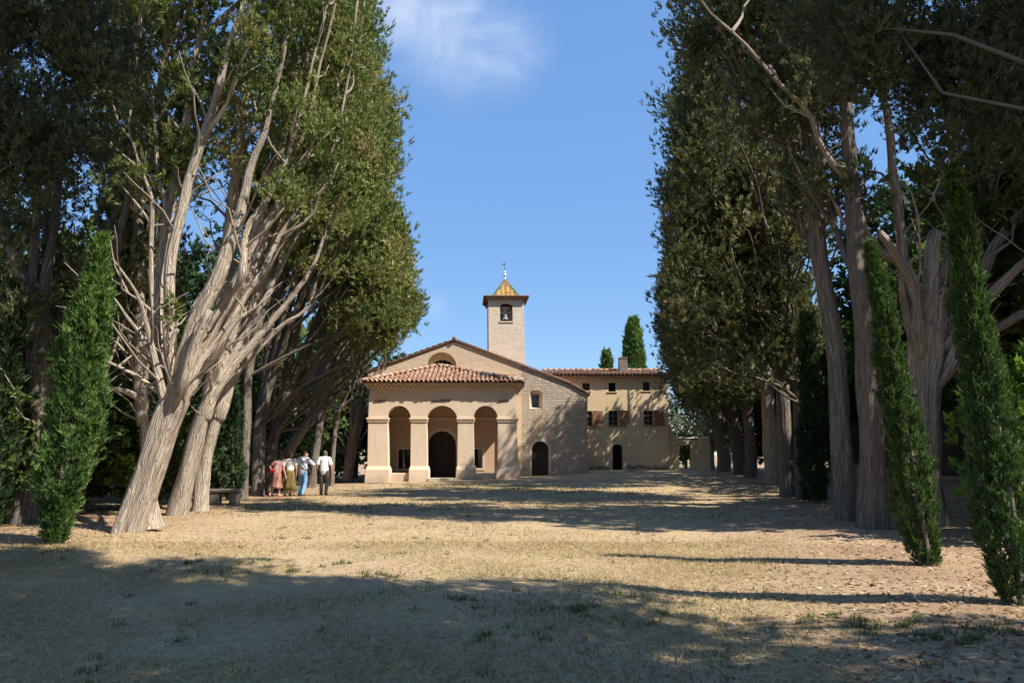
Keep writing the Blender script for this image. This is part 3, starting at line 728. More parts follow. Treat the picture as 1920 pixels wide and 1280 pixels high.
# inner back wall with doorway and two low windows
yb = YC - 0.12
hole_d = [(803, 905), (803, 834)] + arc(829, 834, 26, 26, 180, 0, 14)[1:] + [(855, 905)]
ol = [(694, 915), (694, 700), (968, 700), (968, 915)]
w1 = [(747, 842), (772, 842), (772, 878), (747, 878)]; w2 = [(884, 842), (905, 842), (905, 877), (884, 877)]
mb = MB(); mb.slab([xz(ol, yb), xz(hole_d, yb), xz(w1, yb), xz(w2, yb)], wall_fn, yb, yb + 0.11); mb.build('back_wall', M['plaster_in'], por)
ring = [(797, 905), (797, 834)] + arc(829, 834, 32, 32, 180, 0, 16)[1:] + [(861, 905), (855.4, 905), (855.4, 834)] + arc(829, 834, 26.4, 26.4, 0, 180, 16)[1:] + [(802.6, 905)]
mb = MB(); mb.slab([xz(ring, yb)], wall_fn, yb - 0.05, yb + 0.02); mb.build('door_surround', M['moulding'], por)
dl = [(802, 905), (802, 834)] + arc(829, 834, 27, 27, 180, 0, 14)[1:] + [(856, 905)]
mb = MB(); mb.slab([xz(dl, YC)], wall_fn, YC + 0.25, YC + 0.33); dr = mb.build('door', M['dark_wood'], por)
pa = at(803, 890, YC); pb = at(855, 890, YC)
for i in range(7):
    xa = pa.x + (pb.x - pa.x) * i / 7
    mb = MB(); mb.box(xa + 0.01, xa + (pb.x - pa.x) / 7 - 0.01, YC + 0.215, YC + 0.255, 0.05, 2.6); mb.build('door_plank', M['dark_wood'], dr)
for w in (w1, w2):
    a_ = at(w[0][0], w[2][1], yb); b_ = at(w[1][0], w[0][1], yb)
    mb = MB(); mb.box(a_.x - 0.1, b_.x + 0.1, yb + 0.3, yb + 0.35, a_.z - 0.1, b_.z + 0.1); wd = mb.build('window', M['glass'], por)
    for k in range(1, 4):
        xx = a_.x + (b_.x - a_.x) * k / 4; mb = MB(); mb.box(xx - 0.015, xx + 0.015, yb + 0.2, yb + 0.23, a_.z - 0.05, b_.z + 0.05); mb.build('window_bar', M['iron'], wd)
    mb = MB(); mb.slab([[(a_.x - 0.13, a_.z - 0.13), (b_.x + 0.13, a_.z - 0.13), (b_.x + 0.13, b_.z + 0.13), (a_.x - 0.13, b_.z + 0.13)], [(a_.x, a_.z), (b_.x, a_.z), (b_.x, b_.z), (a_.x, b_.z)]], wall_fn, yb - 0.03, yb + 0.02); mb.build('window_surround', M['moulding'], wd)
z0 = at(800, 783, yb).z; mb = MB(); mb.box(xl + 0.56, xr_ - 0.56, yb - 0.07, yb + 0.02, z0 - 0.1, z0 + 0.02); mb.build('string_course', M['moulding'], por)
# ceiling beams and boards
mb = MB(); zc = ztop - 0.25
mb.box(xl + 0.5, xr_ - 0.5, YP + T, yb, zc, zc + 0.06); mb.build('ceiling', M['red_wood'], por)
for i in range(9):
    xx = xl + 0.8 + (xr_ - xl - 1.6) * i / 8; mb = MB(); mb.box(xx - 0.06, xx + 0.06, YP + T - 0.02, yb - 0.002, zc - 0.16, zc - 0.003); mb.build('ceiling_beam', M['red_wood'], por)
mb = MB(); fl = at(828, 896, YP).z; mb.box(xl + 0.2, xr_ - 0.2, YP + 0.35, YC + 0.3, -0.6, fl - 0.01); mb.build('floor_slab', M['concrete'], por)
a_ = at(803, 897, YP); b_ = at(855, 897, YP); mb = MB(); mb.box(a_.x, b_.x, YP - 0.28, YP + 0.34, -0.5, fl + 0.012); mb.build('threshold', M['whitewash'], por, bevel=0.02)
for x0, x1, yy, tl in ((701, 724, 751, 0.02), (810, 845, 750.7, 0.0), (935, 955, 752, -0.03)):
    p0 = at(x0, yy + 1, YP) + Vector((0, -0.03, -tl)); p1 = at(x1, yy - 1, YP) + Vector((0, -0.03, -tl))
    mb = MB(); mb.beam(p0, p1, 0.035, 0.045); mb.beam((p0 + p1) / 2 + Vector((0, 0.05, -0.1)), (p0 + p1) / 2 + Vector((0, -0.01, 0.1)), 0.03, 0.03); mb.build('tie_anchor', M['iron'], por)
# eave: two rows of half tiles, then the roof
g = MB(); bd = MB()
zg = ztop - 0.02
genoise(g, bd, (xl - 0.1, YP, 0), (xr_ + 0.1, YP, 0), (0, -1, 0), zg); genoise(g, bd, (xl, YP - 0.1, 0), (xl, YC, 0), (-1, 0, 0), zg); genoise(g, bd, (xr_, YC, 0), (xr_, YP - 0.1, 0), (1, 0, 0), zg)
# corner fillers under the eave
for xx, nm in ((xl, -1), (xr_, 1)):
    for k in range(2):
        e = 0.15 * (k + 1); bd.box(min(xx, xx + nm * e), max(xx, xx + nm * e), YP - e, YP, zg + 0.15 * k + 0.003, zg + 0.15 * (k + 1) - 0.003)
g.build('eave_tiles', M['moulding'], por, kind='stuff'); bd.build('eave_mortar', M['plaster'], por)
ze = zg + 0.32; ov = 0.42
apx = at(822, 685, YC); E0 = Vector((xl - ov, YP - ov, ze)); E1 = Vector((xr_ + ov, YP - ov, ze)); B0 = Vector((xl - ov, YC, ze)); B1 = Vector((xr_ + ov, YC, ze)); AP = Vector((apx.x, YC - 0.15, apx.z - 0.1))
mb = MB(); mb.add([E0, E1, B1, B0, AP, Vector((AP.x, YC, AP.z))], [(0, 1, 4), (1, 2, 5, 4), (3, 0, 4, 5), (0, 3, 2, 1)]); rf = mb.build('roof', M['verge'], por)
a = (E1 - E0).normalized(); mid = Vector((AP.x, E0.y, ze)); u = (AP - mid); Lf = u.length; W = (E1 - E0).length; sm = (AP.x - E0.x)
slope_tiles(rf, E0, a, u, W, Lf, lambda s, t: (s > sm * t / Lf + 0.02) and (s < W - (W - sm) * t / Lf - 0.02) and t < Lf, rgB)
for A_, B_ in ((E1, B1), (B0, E0)):
    a = (B_ - A_).normalized(); W2 = (B_ - A_).length
    foot = A_ + a * ((AP - A_).dot(a)); u2 = AP - foot; L2 = u2.length; sa = (AP - A_).dot(a)
    slope_tiles(rf, A_, a, u2, W2, L2, lambda s, t, sa=sa, L2=L2, W2=W2: (s > sa * t / L2) and (s < W2 - max(0, (W2 - sa)) * t / L2 - 0.0) and t < L2, rgB, objects=False)
line_tiles(rf, E0 + Vector((0, 0, 0.08)), AP + Vector((0, 0, 0.1)), rgB, 'hip_tile'); line_tiles(rf, E1 + Vector((0, 0, 0.08)), AP + Vector((0, 0, 0.1)), rgB, 'hip_tile')

# ------------------------------------------------------------------ chapel
cb = at(900, 890, YC)
ch = empty('chapel', (cb.x, YC, 0), 'low gabled stone chapel with a half round window above the portico', 'chapel')
XS = 978
gable = [(691, 940), (690, 698), (852, 640.5), (XS, 683.5), (XS, 940)]
lun = [(800, 690)] + arc(828, 688, 28, 28, 180, 0, 18) + [(856, 690)]
mb = MB(); mb.slab([xz(gable, YC), xz(lun, YC), xz([(801, 912), (801, 834)] + arc(829, 834, 28, 28, 180, 0, 12)[1:] + [(857, 912)], YC), xz([(746, 840), (773, 840), (773, 880), (746, 880)], YC), xz([(883, 840), (906, 840), (906, 879), (883, 879)], YC)], wall_fn, YC + 0.002, YC + 0.75); mb.build('nave_wall', M['render_stone'], ch)
aisle = [(XS, 940), (XS, 683.5), (1069, 722), (1102, 740), (1101, 800), (1106, 940)]
sw = [(993, 766), (993, 736), (998, 731), (1012, 731), (1017, 736), (1017, 766)]
sd_ = [(997.5, 915), (997.5, 842)] + arc(1013, 842, 15.5, 15, 180, 0, 12)[1:] + [(1028.5, 915)]
mb = MB(); mb.slab([xz(aisle, YC), xz(sw, YC), xz(sd_, YC)], wall_fn, YC + 0.002, YC + 0.75); mb.build('aisle_wall', M['stone'], ch)
# lunette window deep in its recess
l2 = [(806, 694)] + arc(828, 690, 22, 18, 180, 0, 14) + [(850, 694)]
mb = MB(); mb.slab([xz([(798, 694), (798, 655), (858, 655), (858, 694)], YC), xz(l2, YC)], wall_fn, YC + 0.58, YC + 0.7); mb.build('window_recess', M['plaster'], ch)
a_ = at(806, 694, YC); b_ = at(850, 672, YC)
mb = MB(); mb.box(a_.x - 0.05, b_.x + 0.05, YC + 0.8, YC + 0.83, a_.z - 0.1, b_.z + 0.2); lw = mb.build('lunette_window', M['glass'], ch)
for k in (0.3, 0.5, 0.7):
    xx = a_.x + (b_.x - a_.x) * k; mb = MB(); mb.box(xx - 0.03, xx + 0.03, YC + 0.72, YC + 0.79, a_.z - 0.1, b_.z + 0.15); mb.build('mullion', M['frame_grey'], lw)
# small splayed window
pn = xz([(992, 768), (992, 730), (1018, 730), (1018, 768)], YC); hw = xz([(998, 762), (998, 739), (1011, 739), (1011, 762)], YC)
mb = MB()
so_ = xz([(993, 766), (993, 736), (998, 731), (1012, 731), (1017, 736), (1017, 766)], YC); si = xz([(998, 762), (998, 739), (998.5, 738.5), (1010.5, 738.5), (1011, 739), (1011, 762)], YC)
for i in range(6):
    j = (i + 1) % 6; mb.add([(so_[i][0], YC + 0.01, so_[i][1]), (so_[j][0], YC + 0.01, so_[j][1]), (si[j][0], YC + 0.42, si[j][1]), (si[i][0], YC + 0.42, si[i][1])], [(0, 1, 2, 3)])
mb.build('window_splay', M['render_stone'], ch)
mb = MB(); p0 = at(997, 763, YC); p1 = at(1012, 737, YC); mb.box(p0.x, p1.x, YC + 0.45, YC + 0.48, p0.z, p1.z); wdw = mb.build('small_window', M['glass'], ch)
xm = (p0.x + p1.x) / 2; mb = MB(); mb.box(xm - 0.02, xm + 0.02, YC + 0.42, YC + 0.447, p0.z, p1.z); mb.box(p0.x, p1.x, YC + 0.425, YC + 0.444, (p0.z + p1.z) / 2 - 0.02, (p0.z + p1.z) / 2 + 0.02); mb.build('window_bars', M['frame_grey'], wdw)
# side door
rg_ = [(992.5, 915), (992.5, 842)] + arc(1013, 842, 20.5, 20, 180, 0, 14)[1:] + [(1033.5, 915), (1028.8, 915), (1028.8, 842)] + arc(1013, 842, 15.8, 15.3, 0, 180, 14)[1:] + [(997.2, 915)]
mb = MB(); mb.slab([xz(rg_, YC)], wall_fn, YC - 0.02, YC + 0.05); mb.build('door_surround', M['whitewash'], ch)
dd = [(997, 915), (997, 842)] + arc(1013, 842, 16, 15.5, 180, 0, 12)[1:] + [(1029, 915)]
mb = MB(); mb.slab([xz(dd, YC)], wall_fn, YC + 0.3, YC + 0.36); dr = mb.build('side_door', M['dark_wood'], ch)
pa = at(997.5, 890, YC); pb = at(1028.5, 890, YC); zt = at(1013, 836, YC).z
for i in range(5):
    xa = pa.x + (pb.x - pa.x) * i / 5; mb = MB(); mb.box(xa + 0.008, xa + (pb.x - pa.x) / 5 - 0.008, YC + 0.27, YC + 0.303, pa.z, zt); mb.build('door_plank', M['dark_wood'], dr)
# roof slabs running back, verge tiles along the gable edge
DEP = 13.0
pl = at(688, 697.5, YC); pk = at(852, 638.5, YC); pr = at(1106, 741.5, YC); pm = at(1069, 720, YC)
for A_, B_ in ((pl, pk), (pk, pm), (pm, pr)):
    mb = MB(); vs = []
    for q in (A_, B_):
        for yy in (YC - 0.10, YC + DEP):
            for dz in (0.0, 0.07): vs.append((q.x, yy, q.z + dz))
    mb.add(vs, [(0,1,5,4),(2,6,7,3),(1,3,7,5),(0,4,6,2),(0,2,3,1),(4,5,7,6)]); rs = mb.build('roof_slab', M['verge'], ch)
    d = (B_ - A_); nt_ = int(d.length / 0.38); 
    s0, s1 = (A_, B_) if A_.z < B_.z else (B_, A_)
    line_tiles(rs, s0 + Vector((0, -0.05, 0.07)), s1 + Vector((0, -0.05, 0.07)), rgB, 'verge_tile', VERGE, 0.40)
mb = MB(); mb.box(pl.x + 0.3, pl.x + 0.9, YC + 0.76, YC + DEP, -0.3, pl.z - 0.01); mb.box(pr.x - 0.9, pr.x - 0.35, YC + 0.76, YC + DEP, -0.3, pr.z - 0.02); mb.build('flank_walls', M['stone'], ch)
mb = MB(); mb.box(pl.x + 0.3, pr.x - 0.35, YC + DEP - 0.6, YC + DEP, -0.3, pr.z + 0.4); mb.build('rear_wall', M['stone'], ch)
# eave return at the right corner
mb = MB(); g2 = MB(); genoise(g2, mb, (pr.x - 0.35, YC + 3.5, 0), (pr.x - 0.35, YC, 0), (1, 0, 0), pr.z - 0.2, 1); g2.build('eave_tiles', M['verge'], ch, kind='stuff'); mb.build('eave_mortar', M['render_stone'], ch)
mb = MB(); q0 = pk + Vector((0, -0.1, 0.1)); mb.lathe(q0, [(0.0, -0.1), (0.12, -0.08), (0.15, 0.03), (0.1, 0.13), (0.0, 0.17)], 10); mb.build('ridge_end', M['verge'], ch)

# ------------------------------------------------------------------ bell tower (built round its own axis)
tb0 = at(951, 640, YT)
tw = empty('bell_tower', (tb0.x, YT, 0), 'square stone bell tower with a glazed tile pyramid roof', 'tower')
tw.rotation_euler = (0, R(-0.7), R(4))
yf = YT - 1.2
hwid = (at(986, 620, yf).x - at(917.5, 620, yf).x) / 2 * 0.985; ztw = at(950, 562, yf).z; zo0 = at(950, 602, yf).z; zo1 = at(950, 571, yf).z
def lbuild(mb, name, mat, parent, **k):
    me = mb.mesh(name, True, k.get('bevel', 0)); o = link(name, me, mat, parent)
    if k.get('kind'): o['kind'] = k['kind']
    return o
ow = 0.42
hole = [(-ow, zo0), (-ow, zo1 - 0.02), (-ow * 0.5, zo1 + 0.10), (0, zo1 + 0.13), (ow * 0.5, zo1 + 0.10), (ow, zo1 - 0.02), (ow, zo0)]
th = 0.4
for k, nm in enumerate(('front', 'right', 'back', 'left')):
    an = k * math.pi / 2
    def fn(a, b, t, an=an): return (a * math.cos(an) - t * math.sin(an), a * math.sin(an) + t * math.cos(an), b)
    hw_ = hwid if k % 2 == 0 else hwid - th
    # slight batter: wider at the foot
    mb = MB(); mb.slab([[(-hw_ - 0.0, 3.0), (hw_ + 0.0, 3.0), (hw_, ztw), (-hw_, ztw)]] + ([hole] if k != 2 else []), fn, -hwid, -hwid + th); lbuild(mb, 'wall', M['tower_stone'], tw)
mb = MB(); mb.box(-hwid + th, hwid - th, -hwid + th, hwid - th, zo0 - 0.25, zo0 - 0.1); lbuild(mb, 'belfry_floor', M['dark_wood'], tw)
mb = MB(); mb.box(-ow - 0.06, ow + 0.06, -hwid - 0.05, -hwid + 0.3, zo0 - 0.09, zo0 - 0.004); lbuild(mb, 'sill', M['tower_stone'], tw)
g = MB(); bd = MB()
for k in range(4):
    an = k * math.pi / 2; c_, s_ = math.cos(an), math.sin(an)
    rot = lambda x, y: Vector((x * c_ - y * s_, x * s_ + y * c_, 0))
    genoise(g, bd, rot(-hwid - 0.12, -hwid), rot(hwid + 0.12, -hwid), rot(0, -1), ztw - 0.05, 2, 0.2, 0.11, 0.12)
lbuild(g, 'eave_tiles', M['verge'], tw, kind='stuff'); lbuild(bd, 'eave_mortar', M['tower_stone'], tw)
ev = hwid + 0.34; zr = ztw + 0.2
mb = MB(); mb.frustum((-ev, ev, -ev, ev), (-ev + 0.06, ev - 0.06, -ev + 0.06, ev - 0.06), zr, zr + 0.07); lbuild(mb, 'eave_slab', M['verge'], tw)
pb_ = 0.90; zap = at(947, 522, YT).z; zpb = zr + 0.06
mb = MB(); mb.frustum((-ev + 0.1, ev - 0.1, -ev + 0.1, ev - 0.1), (-pb_, pb_, -pb_, pb_), zr + 0.072, zpb + 0.08); pr_ = lbuild(mb, 'roof_skirt', M['tile_stuff'], tw)
mb = MB(); mb.frustum((-pb_, pb_, -pb_, pb_), (-0.05, 0.05, -0.05, 0.05), zpb + 0.08, zap); py_ = lbuild(mb, 'pyramid_roof', M['verge'], tw)
mb = MB(); NR = 17; zb = zpb + 0.08
for k in range(4):
    an = k * math.pi / 2; c_, s_ = math.cos(an), math.sin(an)
    for j in range(NR):
        f0 = j / NR; f1 = min(1.0, (j + 1.35) / NR); w0 = pb_ * (1 - f0) + 0.03; z0 = zb + (zap - zb) * f0; z1 = zb + (zap - zb) * f1
        n = max(1, int(round(2 * w0 / 0.155)))
        for i in range(n):
            xa = -w0 + 2 * w0 * (i + 0.06) / n; xb = -w0 + 2 * w0 * (i + 0.94) / n; sh = (w0 - (pb_ * (1 - f1) + 0.015)) 
            q = (1 - f1) / max(1e-6, (1 - f0)) if f1 < 1 else 0.05
            ya = -(pb_ * (1 - f0)) - 0.045; yb2 = -(pb_ * (1 - f1)) - 0.012
            pts = [(xa, ya, z0 - 0.01), (xb, ya, z0 - 0.01), (xb * q, yb2, z1), (xa * q, yb2, z1), (xa, ya + 0.03, z0 - 0.02), (xb, ya + 0.03, z0 - 0.02)]
            edge = i == 0 or i == n - 1
            ii = int(round((xa + xb) / 2 / 0.155)); pat = (ii + (j if (ii // 1) % 2 == 0 else -j) + j) % 4
            tint = 0.97 if edge else [0.1, 0.4, 0.62, 0.42][pat] if rgB.uniform() > 0.12 else 0.82
            mb.add([(x * c_ - y * s_, x * s_ + y * c_, z) for x, y, z in pts], [(0, 1, 2, 3), (4, 5, 1, 0)], tint)
lbuild(mb, 'glazed_tiles', M['glaze'], tw, kind='stuff')
mb = MB(); hf = at(947, 505, YT).z - zap
mb.lathe((0, 0, zap - 0.06), [(0.0, -0.02), (0.09, 0.0), (0.055, 0.08), (0.045, 0.16), (0.10, 0.26), (0.105, 0.33), (0.05, 0.42), (0.075, 0.5), (0.06, 0.58), (0.0, 0.64)], 14); f_ = lbuild(mb, 'finial', M['ceramic'], tw)
mb = MB(); zz = at(947, 490, YT).z; mb.lathe((0, 0, zap + 0.55), [(0.02, 0), (0.014, zz - zap - 0.55), (0, zz - zap - 0.54)], 6); mb.box(-0.16, 0.02, -0.008, 0.008, zz - 0.26, zz - 0.18); lbuild(mb, 'weather_vane', M['iron'], tw)
# bell with its yoke hangs in the belfry
bl = empty('bell', (tb0.x - 0.12, YT - hwid + 0.30, 0), 'small bronze bell hanging from a grey flared yoke in the tower opening', 'bell')
zc = (zo0 + zo1) / 2 + 0.05; bx = 0.0
mb = MB(); mb.lathe((bx, 0, zc), [(0.0, -0.06), (0.1, -0.08), (0.13, -0.14), (0.155, -0.3), (0.21, -0.42), (0.255, -0.47), (0.23, -0.47), (0.0, -0.44)], 18); link('bell_body', mb.mesh('bell_body'), M['bronze'], bl)
mb = MB(); mb.frustum((bx - 0.10, bx + 0.10, -0.09, 0.09), (bx - 0.26, bx + 0.26, -0.1, 0.1), zc + 0.08, zc + 0.42); mb.box(bx - 0.42, bx + 0.42, -0.07, 0.07, zc - 0.06, zc + 0.079); link('yoke', mb.mesh('yoke'), M['yoke'], bl)
mb = MB(); mb.beam((bx + 0.25, -0.1, zo0 + 0.18), (bx + 0.34, -0.2, zo0 - 0.02), 0.04, 0.04); mb.beam((bx, 0, zc - 0.44), (bx, 0, zc - 0.52), 0.05, 0.05, (0, 1, 0)); link('clapper', mb.mesh('clapper'), M['iron'], bl)

# ------------------------------------------------------------------ house on the right
hb = at(1158, 880, YH)
ho = empty('house', (hb.x, YH, 0), 'two storey ochre rendered house with brown shutters right of the chapel', 'house')
wins_top = [(1092, 1106, 717.5, 732), (1141, 1154.5, 717, 734), (1205.5, 1218.5, 715.5, 732.5)]
wins_mid = [(1096, 1110.5, 770, 799.5), (1141, 1158.5, 769.5, 798), (1207, 1224.5, 769.5, 797)]
holes = []
for x0, x1, y0, y1 in wins_top + wins_mid: holes.append([(x0, y1), (x0, y0), (x1, y0), (x1, y1)])
doorl = [(1149, 905), (1148.5, 836)] + [(1152, 833.5), (1157.5, 832.3), (1163, 833.5)] + [(1167, 836), (1168, 905)]
fr = [(1020, 930), (1020, 708), (1252.5, 708), (1254, 790), (1258, 930)]
mb = MB(); mb.slab([xz(fr, YH)] + [xz(h, YH) for h in holes] + [xz(doorl, YH)], wall_fn, YH, YH + 0.45); mb.build('front_wall', M['plaster_house'], ho)
hx0 = at(1020, 760, YH).x; hx1 = at(1253.5, 800, YH).x; hz = at(1150, 708, YH).z; HD = 7.0
mb = MB(); mb.box(hx1 - 0.45, hx1 - 0.01, YH + 0.451, YH + HD, -0.3, hz - 0.01); mb.build('side_wall', M['plaster_house'], ho)
mb = MB(); mb.box(hx0, hx0 + 0.45, YH + 0.451, YH + HD, -0.3, hz - 0.01); mb.build('side_wall', M['plaster_house'], ho)
mb = MB(); mb.box(hx0 + 0.451, hx1 - 0.451, YH + HD - 0.45, YH + HD - 0.01, -0.3, hz - 0.01); mb.build('rear_wall', M['plaster_house'], ho)
mb = MB(); mb.box(hx0 + 0.46, hx1 - 0.46, YH + 1.6, YH + 1.75, 0, hz - 0.02); mb.build('room_dark_backing', M['interior'], ho)  # near-black backing stands in for the unlit rooms behind the windows
for i, (x0, x1, y0, y1) in enumerate(wins_top + wins_mid):
    a_ = at(x0, y1, YH); b_ = at(x1, y0, YH); top_ = i < 3; opened = i in (1,)
    fm = M['frame_grey'] if top_ else M['frame_wood']
    mb = MB(); yy = YH + 0.10
    w_ = 0.05
    mb.slab([[(a_.x + 0.004, a_.z + 0.004), (b_.x - 0.004, a_.z + 0.004), (b_.x - 0.004, b_.z - 0.004), (a_.x + 0.004, b_.z - 0.004)], [(a_.x + w_, a_.z + w_), (b_.x - w_, a_.z + w_), (b_.x - w_, b_.z - w_), (a_.x + w_, b_.z - w_)]], wall_fn, yy, yy + 0.06)
    win = mb.build('window', fm, ho)
    if not opened:
        xm = (a_.x + b_.x) / 2; rows = 2 if top_ else 3
        if i == 4: rows = 3
        mb = MB(); mb.box(xm - 0.025, xm + 0.025, yy + 0.004, yy + 0.05, a_.z + w_, b_.z - w_)
        for k in range(1, rows):
            zz = a_.z + (b_.z - a_.z) * k / rows; mb.box(a_.x + w_, xm - 0.026, yy + 0.012, yy + 0.042, zz - 0.018, zz + 0.018); mb.box(xm + 0.026, b_.x - w_, yy + 0.012, yy + 0.042, zz - 0.018, zz + 0.018)
        mb.build('glazing_bars', fm, win)
        for k in range(rows):
            za = a_.z + (b_.z - a_.z) * k / rows; zb_ = a_.z + (b_.z - a_.z) * (k + 1) / rows
            for xa, xb in ((a_.x + w_, xm - 0.02), (xm + 0.02, b_.x - w_)):
                mb = MB(); mb.box(xa - 0.01, xb + 0.01, yy + 0.025, yy + 0.03, za + 0.012, zb_ - 0.012); pn = mb.build('pane', M['glass'], win)
    mb = MB(); mb.box(a_.x - 0.1, b_.x + 0.1, YH - 0.06, YH + 0.098, a_.z - 0.055, a_.z - 0.004); mb.build('sill', M['concrete'] if not top_ else M['plaster_house'], win)
for x0, x1, y0, y1 in ((1111.5, 1130, 770, 800.5), (1159.5, 1178.5, 769, 798.5), (1225.5, 1244, 768.5, 797.5)):
    a_ = at(x0, y1, YH); b_ = at(x1, y0, YH); n = 4; sh = None
    mb = MB(); mb.box(a_.x + 0.02, b_.x - 0.02, YH - 0.065, YH - 0.04, a_.z + 0.15, a_.z + 0.27); mb.box(a_.x + 0.02, b_.x - 0.02, YH - 0.065, YH - 0.04, b_.z - 0.27, b_.z - 0.15); sh = mb.build('shutter', M['shutter'], ho)
    for k in range(n):
        xa = a_.x + (b_.x - a_.x) * k / n; xb = a_.x + (b_.x - a_.x) * (k + 1) / n
        mb = MB(); mb.box(xa + 0.004, xb - 0.004, YH - 0.1, YH - 0.066, a_.z, b_.z); mb.build('shutter_board', M['shutter'], sh)
# door
dl = [(1148, 905), (1148, 832), (1168.5, 832), (1168.5, 905)]
mb = MB(); p0 = at(1148.5, 900, YH); p1 = at(1168, 834, YH); mb.box(p0.x + 0.02, p0.x + 0.08, YH + 0.3, YH + 1.0, 0, p1.z); mb.build('open_door', M['dark_wood'], ho)
sr = [(1145.5, 905), (1145, 834), (1150, 830.5), (1157.5, 829.3), (1166, 830.5), (1170.5, 834), (1172, 905), (1168.2, 905), (1167.2, 836), (1163, 833.3), (1157.5, 832.1), (1152, 833.3), (1148.3, 836), (1148.8, 905)]
mb = MB(); mb.slab([xz(sr, YH)], wall_fn, YH - 0.015, YH + 0.03); mb.build('door_surround', M['whitewash'], ho)
# rough stone footing showing under the render
rg = np.random.default_rng(4); x = hx0 + 3.0
STONES = []
for k in range(5):
    bm = bmesh.new(); bmesh.ops.create_icosphere(bm, subdivisions=1, radius=1.0)
    for v in bm.verts: v.co = Vector(np.array(v.co) * rg.uniform(0.75, 1.15, 3))
    me = bpy.data.meshes.new('stone'); bm.to_mesh(me); bm.free(); me.materials.append(M['wall_stone']); STONES.append(me)
while x < hx1 - 0.2:
    px0 = at(1148, 880, YH).x; px1 = at(1169, 880, YH).x
    s = rg.uniform(0.1, 0.22)
    if not (px0 - 0.2 < x < px1 + 0.2):
        o = bpy.data.objects.new('footing_stone', STONES[int(rg.integers(5))]); COL.objects.link(o); o.parent = ho
        zz = Hs(x, YH - 0.1); o.location = Vector((x, YH - 0.01, zz + rg.uniform(0.05, 0.25))) - ho.location; o.scale = (s, 0.10, s * 0.7); o.rotation_euler = (0, rg.uniform(-0.4, 0.4), 0)
    x += s * 1.3
# eaves and roof
g = MB(); bd = MB(); genoise(g, bd, (hx0, YH, 0), (hx1 + 0.1, YH, 0), (0, -1, 0), hz - 0.04, 1, 0.27, 0.18, 0.16)
g.build('eave_tiles', M['tile_stuff'], ho, kind='stuff'); bd.build('eave_mortar', M['plaster_house'], ho)
ze = hz + 0.14; ridge = at(1150, 694.5, YH + 3.3)
E0 = Vector((hx0, YH - 0.38, ze)); E1 = Vector((hx1 + 0.22, YH - 0.38, ze)); Rd0 = Vector((hx0, YH + 3.3, ridge.z - 0.1)); Rd1 = Vector((hx1 + 0.22, YH + 3.3, ridge.z - 0.1)); K0 = Vector((hx0, YH + HD + 0.3, ze)); K1 = Vector((hx1 + 0.22, YH + HD + 0.3, ze))
mb = MB(); dn = Vector((0, 0, -0.08)); mb.add([E0, E1, Rd1, Rd0, K1, K0] + [v + dn for v in (E0, E1, Rd1, Rd0, K1, K0)], [(0,1,2,3),(3,2,4,5),(7,6,9,8),(8,9,11,10),(0,6,7,1),(1,7,8,2),(2,8,10,4),(4,10,11,5),(5,11,9,3),(3,9,6,0)])
rf = mb.build('roof', M['verge'], ho)
u = Rd0 - E0; W = (E1 - E0).length
slope_tiles(rf, E0, (1, 0, 0), u, W, u.length - 0.3, lambda s, t: t < (Rd0 - E0).length, rgB)
u = Rd1 - K1
slope_tiles(rf, K1, (-1, 0, 0), u, W, u.length - 0.3, lambda s, t: True, rgB, objects=False)
line_tiles(rf, Rd0 + Vector((0, 0, 0.12)), Rd1 + Vector((0, 0, 0.12)), rgB)
c0 = at(1160, 697, YH + 2.6); c1 = at(1176, 671, YH + 2.6)
mb = MB(); mb.frustum((c0.x - 0.03, c1.x + 0.03, YH + 2.3, YH + 2.9), (c0.x + 0.03, c1.x - 0.06, YH + 2.34, YH + 2.86), c0.z - 0.6, c1.z - 0.06); mb.box(c0.x, c1.x - 0.02, YH + 2.3, YH + 2.9, c1.z - 0.058, c1.z + 0.03); mb.build('chimney', M['concrete'], rf, bevel=0.02)

# ------------------------------------------------------------------ garden wall with its gateway
gw = empty('garden_wall', (at(1300, 870, YH + .3).x, YH + 0.3, 0), 'plastered garden wall with a dark iron gateway right of the house', 'wall')
YG = YH + 0.3
mb = MB(); mb.slab([xz([(1256, 920), (1256, 800), (1262, 812), (1270, 822), (1295, 824), (1334, 820), (1336, 920), (1297, 920), (1295.5, 834.5), (1272.5, 834.5), (1275, 920)], YG)], wall_fn, YG, YG + 0.4); mb.build('wall', M['plaster_house'], gw)
for x0, x1 in ((1268, 1284), (1285, 1297), (1297.5, 1318), (1318.5, 1337)):
    a_ = at(x0, 821, YG); b_ = at(x1, 821, YG); mb = MB(); mb.frustum((a_.x, b_.x, YG - 0.07, YG + 0.47), (a_.x + 0.02, b_.x - 0.02, YG + 0.08, YG + 0.32), a_.z - 0.03, a_.z + 0.10); mb.build('coping_stone', M['whitewash'], gw, bevel=0.015)
a_ = at(1272.5, 878, YG); b_ = at(1295.5, 834.5, YG)
mb = MB(); mb.slab([[(a_.x, 0.2), (b_.x, 0.2), (b_.x, b_.z), (a_.x, b_.z)], [(a_.x + 0.05, 0.25), (b_.x - 0.05, 0.25), (b_.x - 0.05, b_.z - 0.06), (a_.x + 0.05, b_.z - 0.06)]], wall_fn, YG + 0.15, YG + 0.2); gt = mb.build('gate_frame', M['iron'], gw)

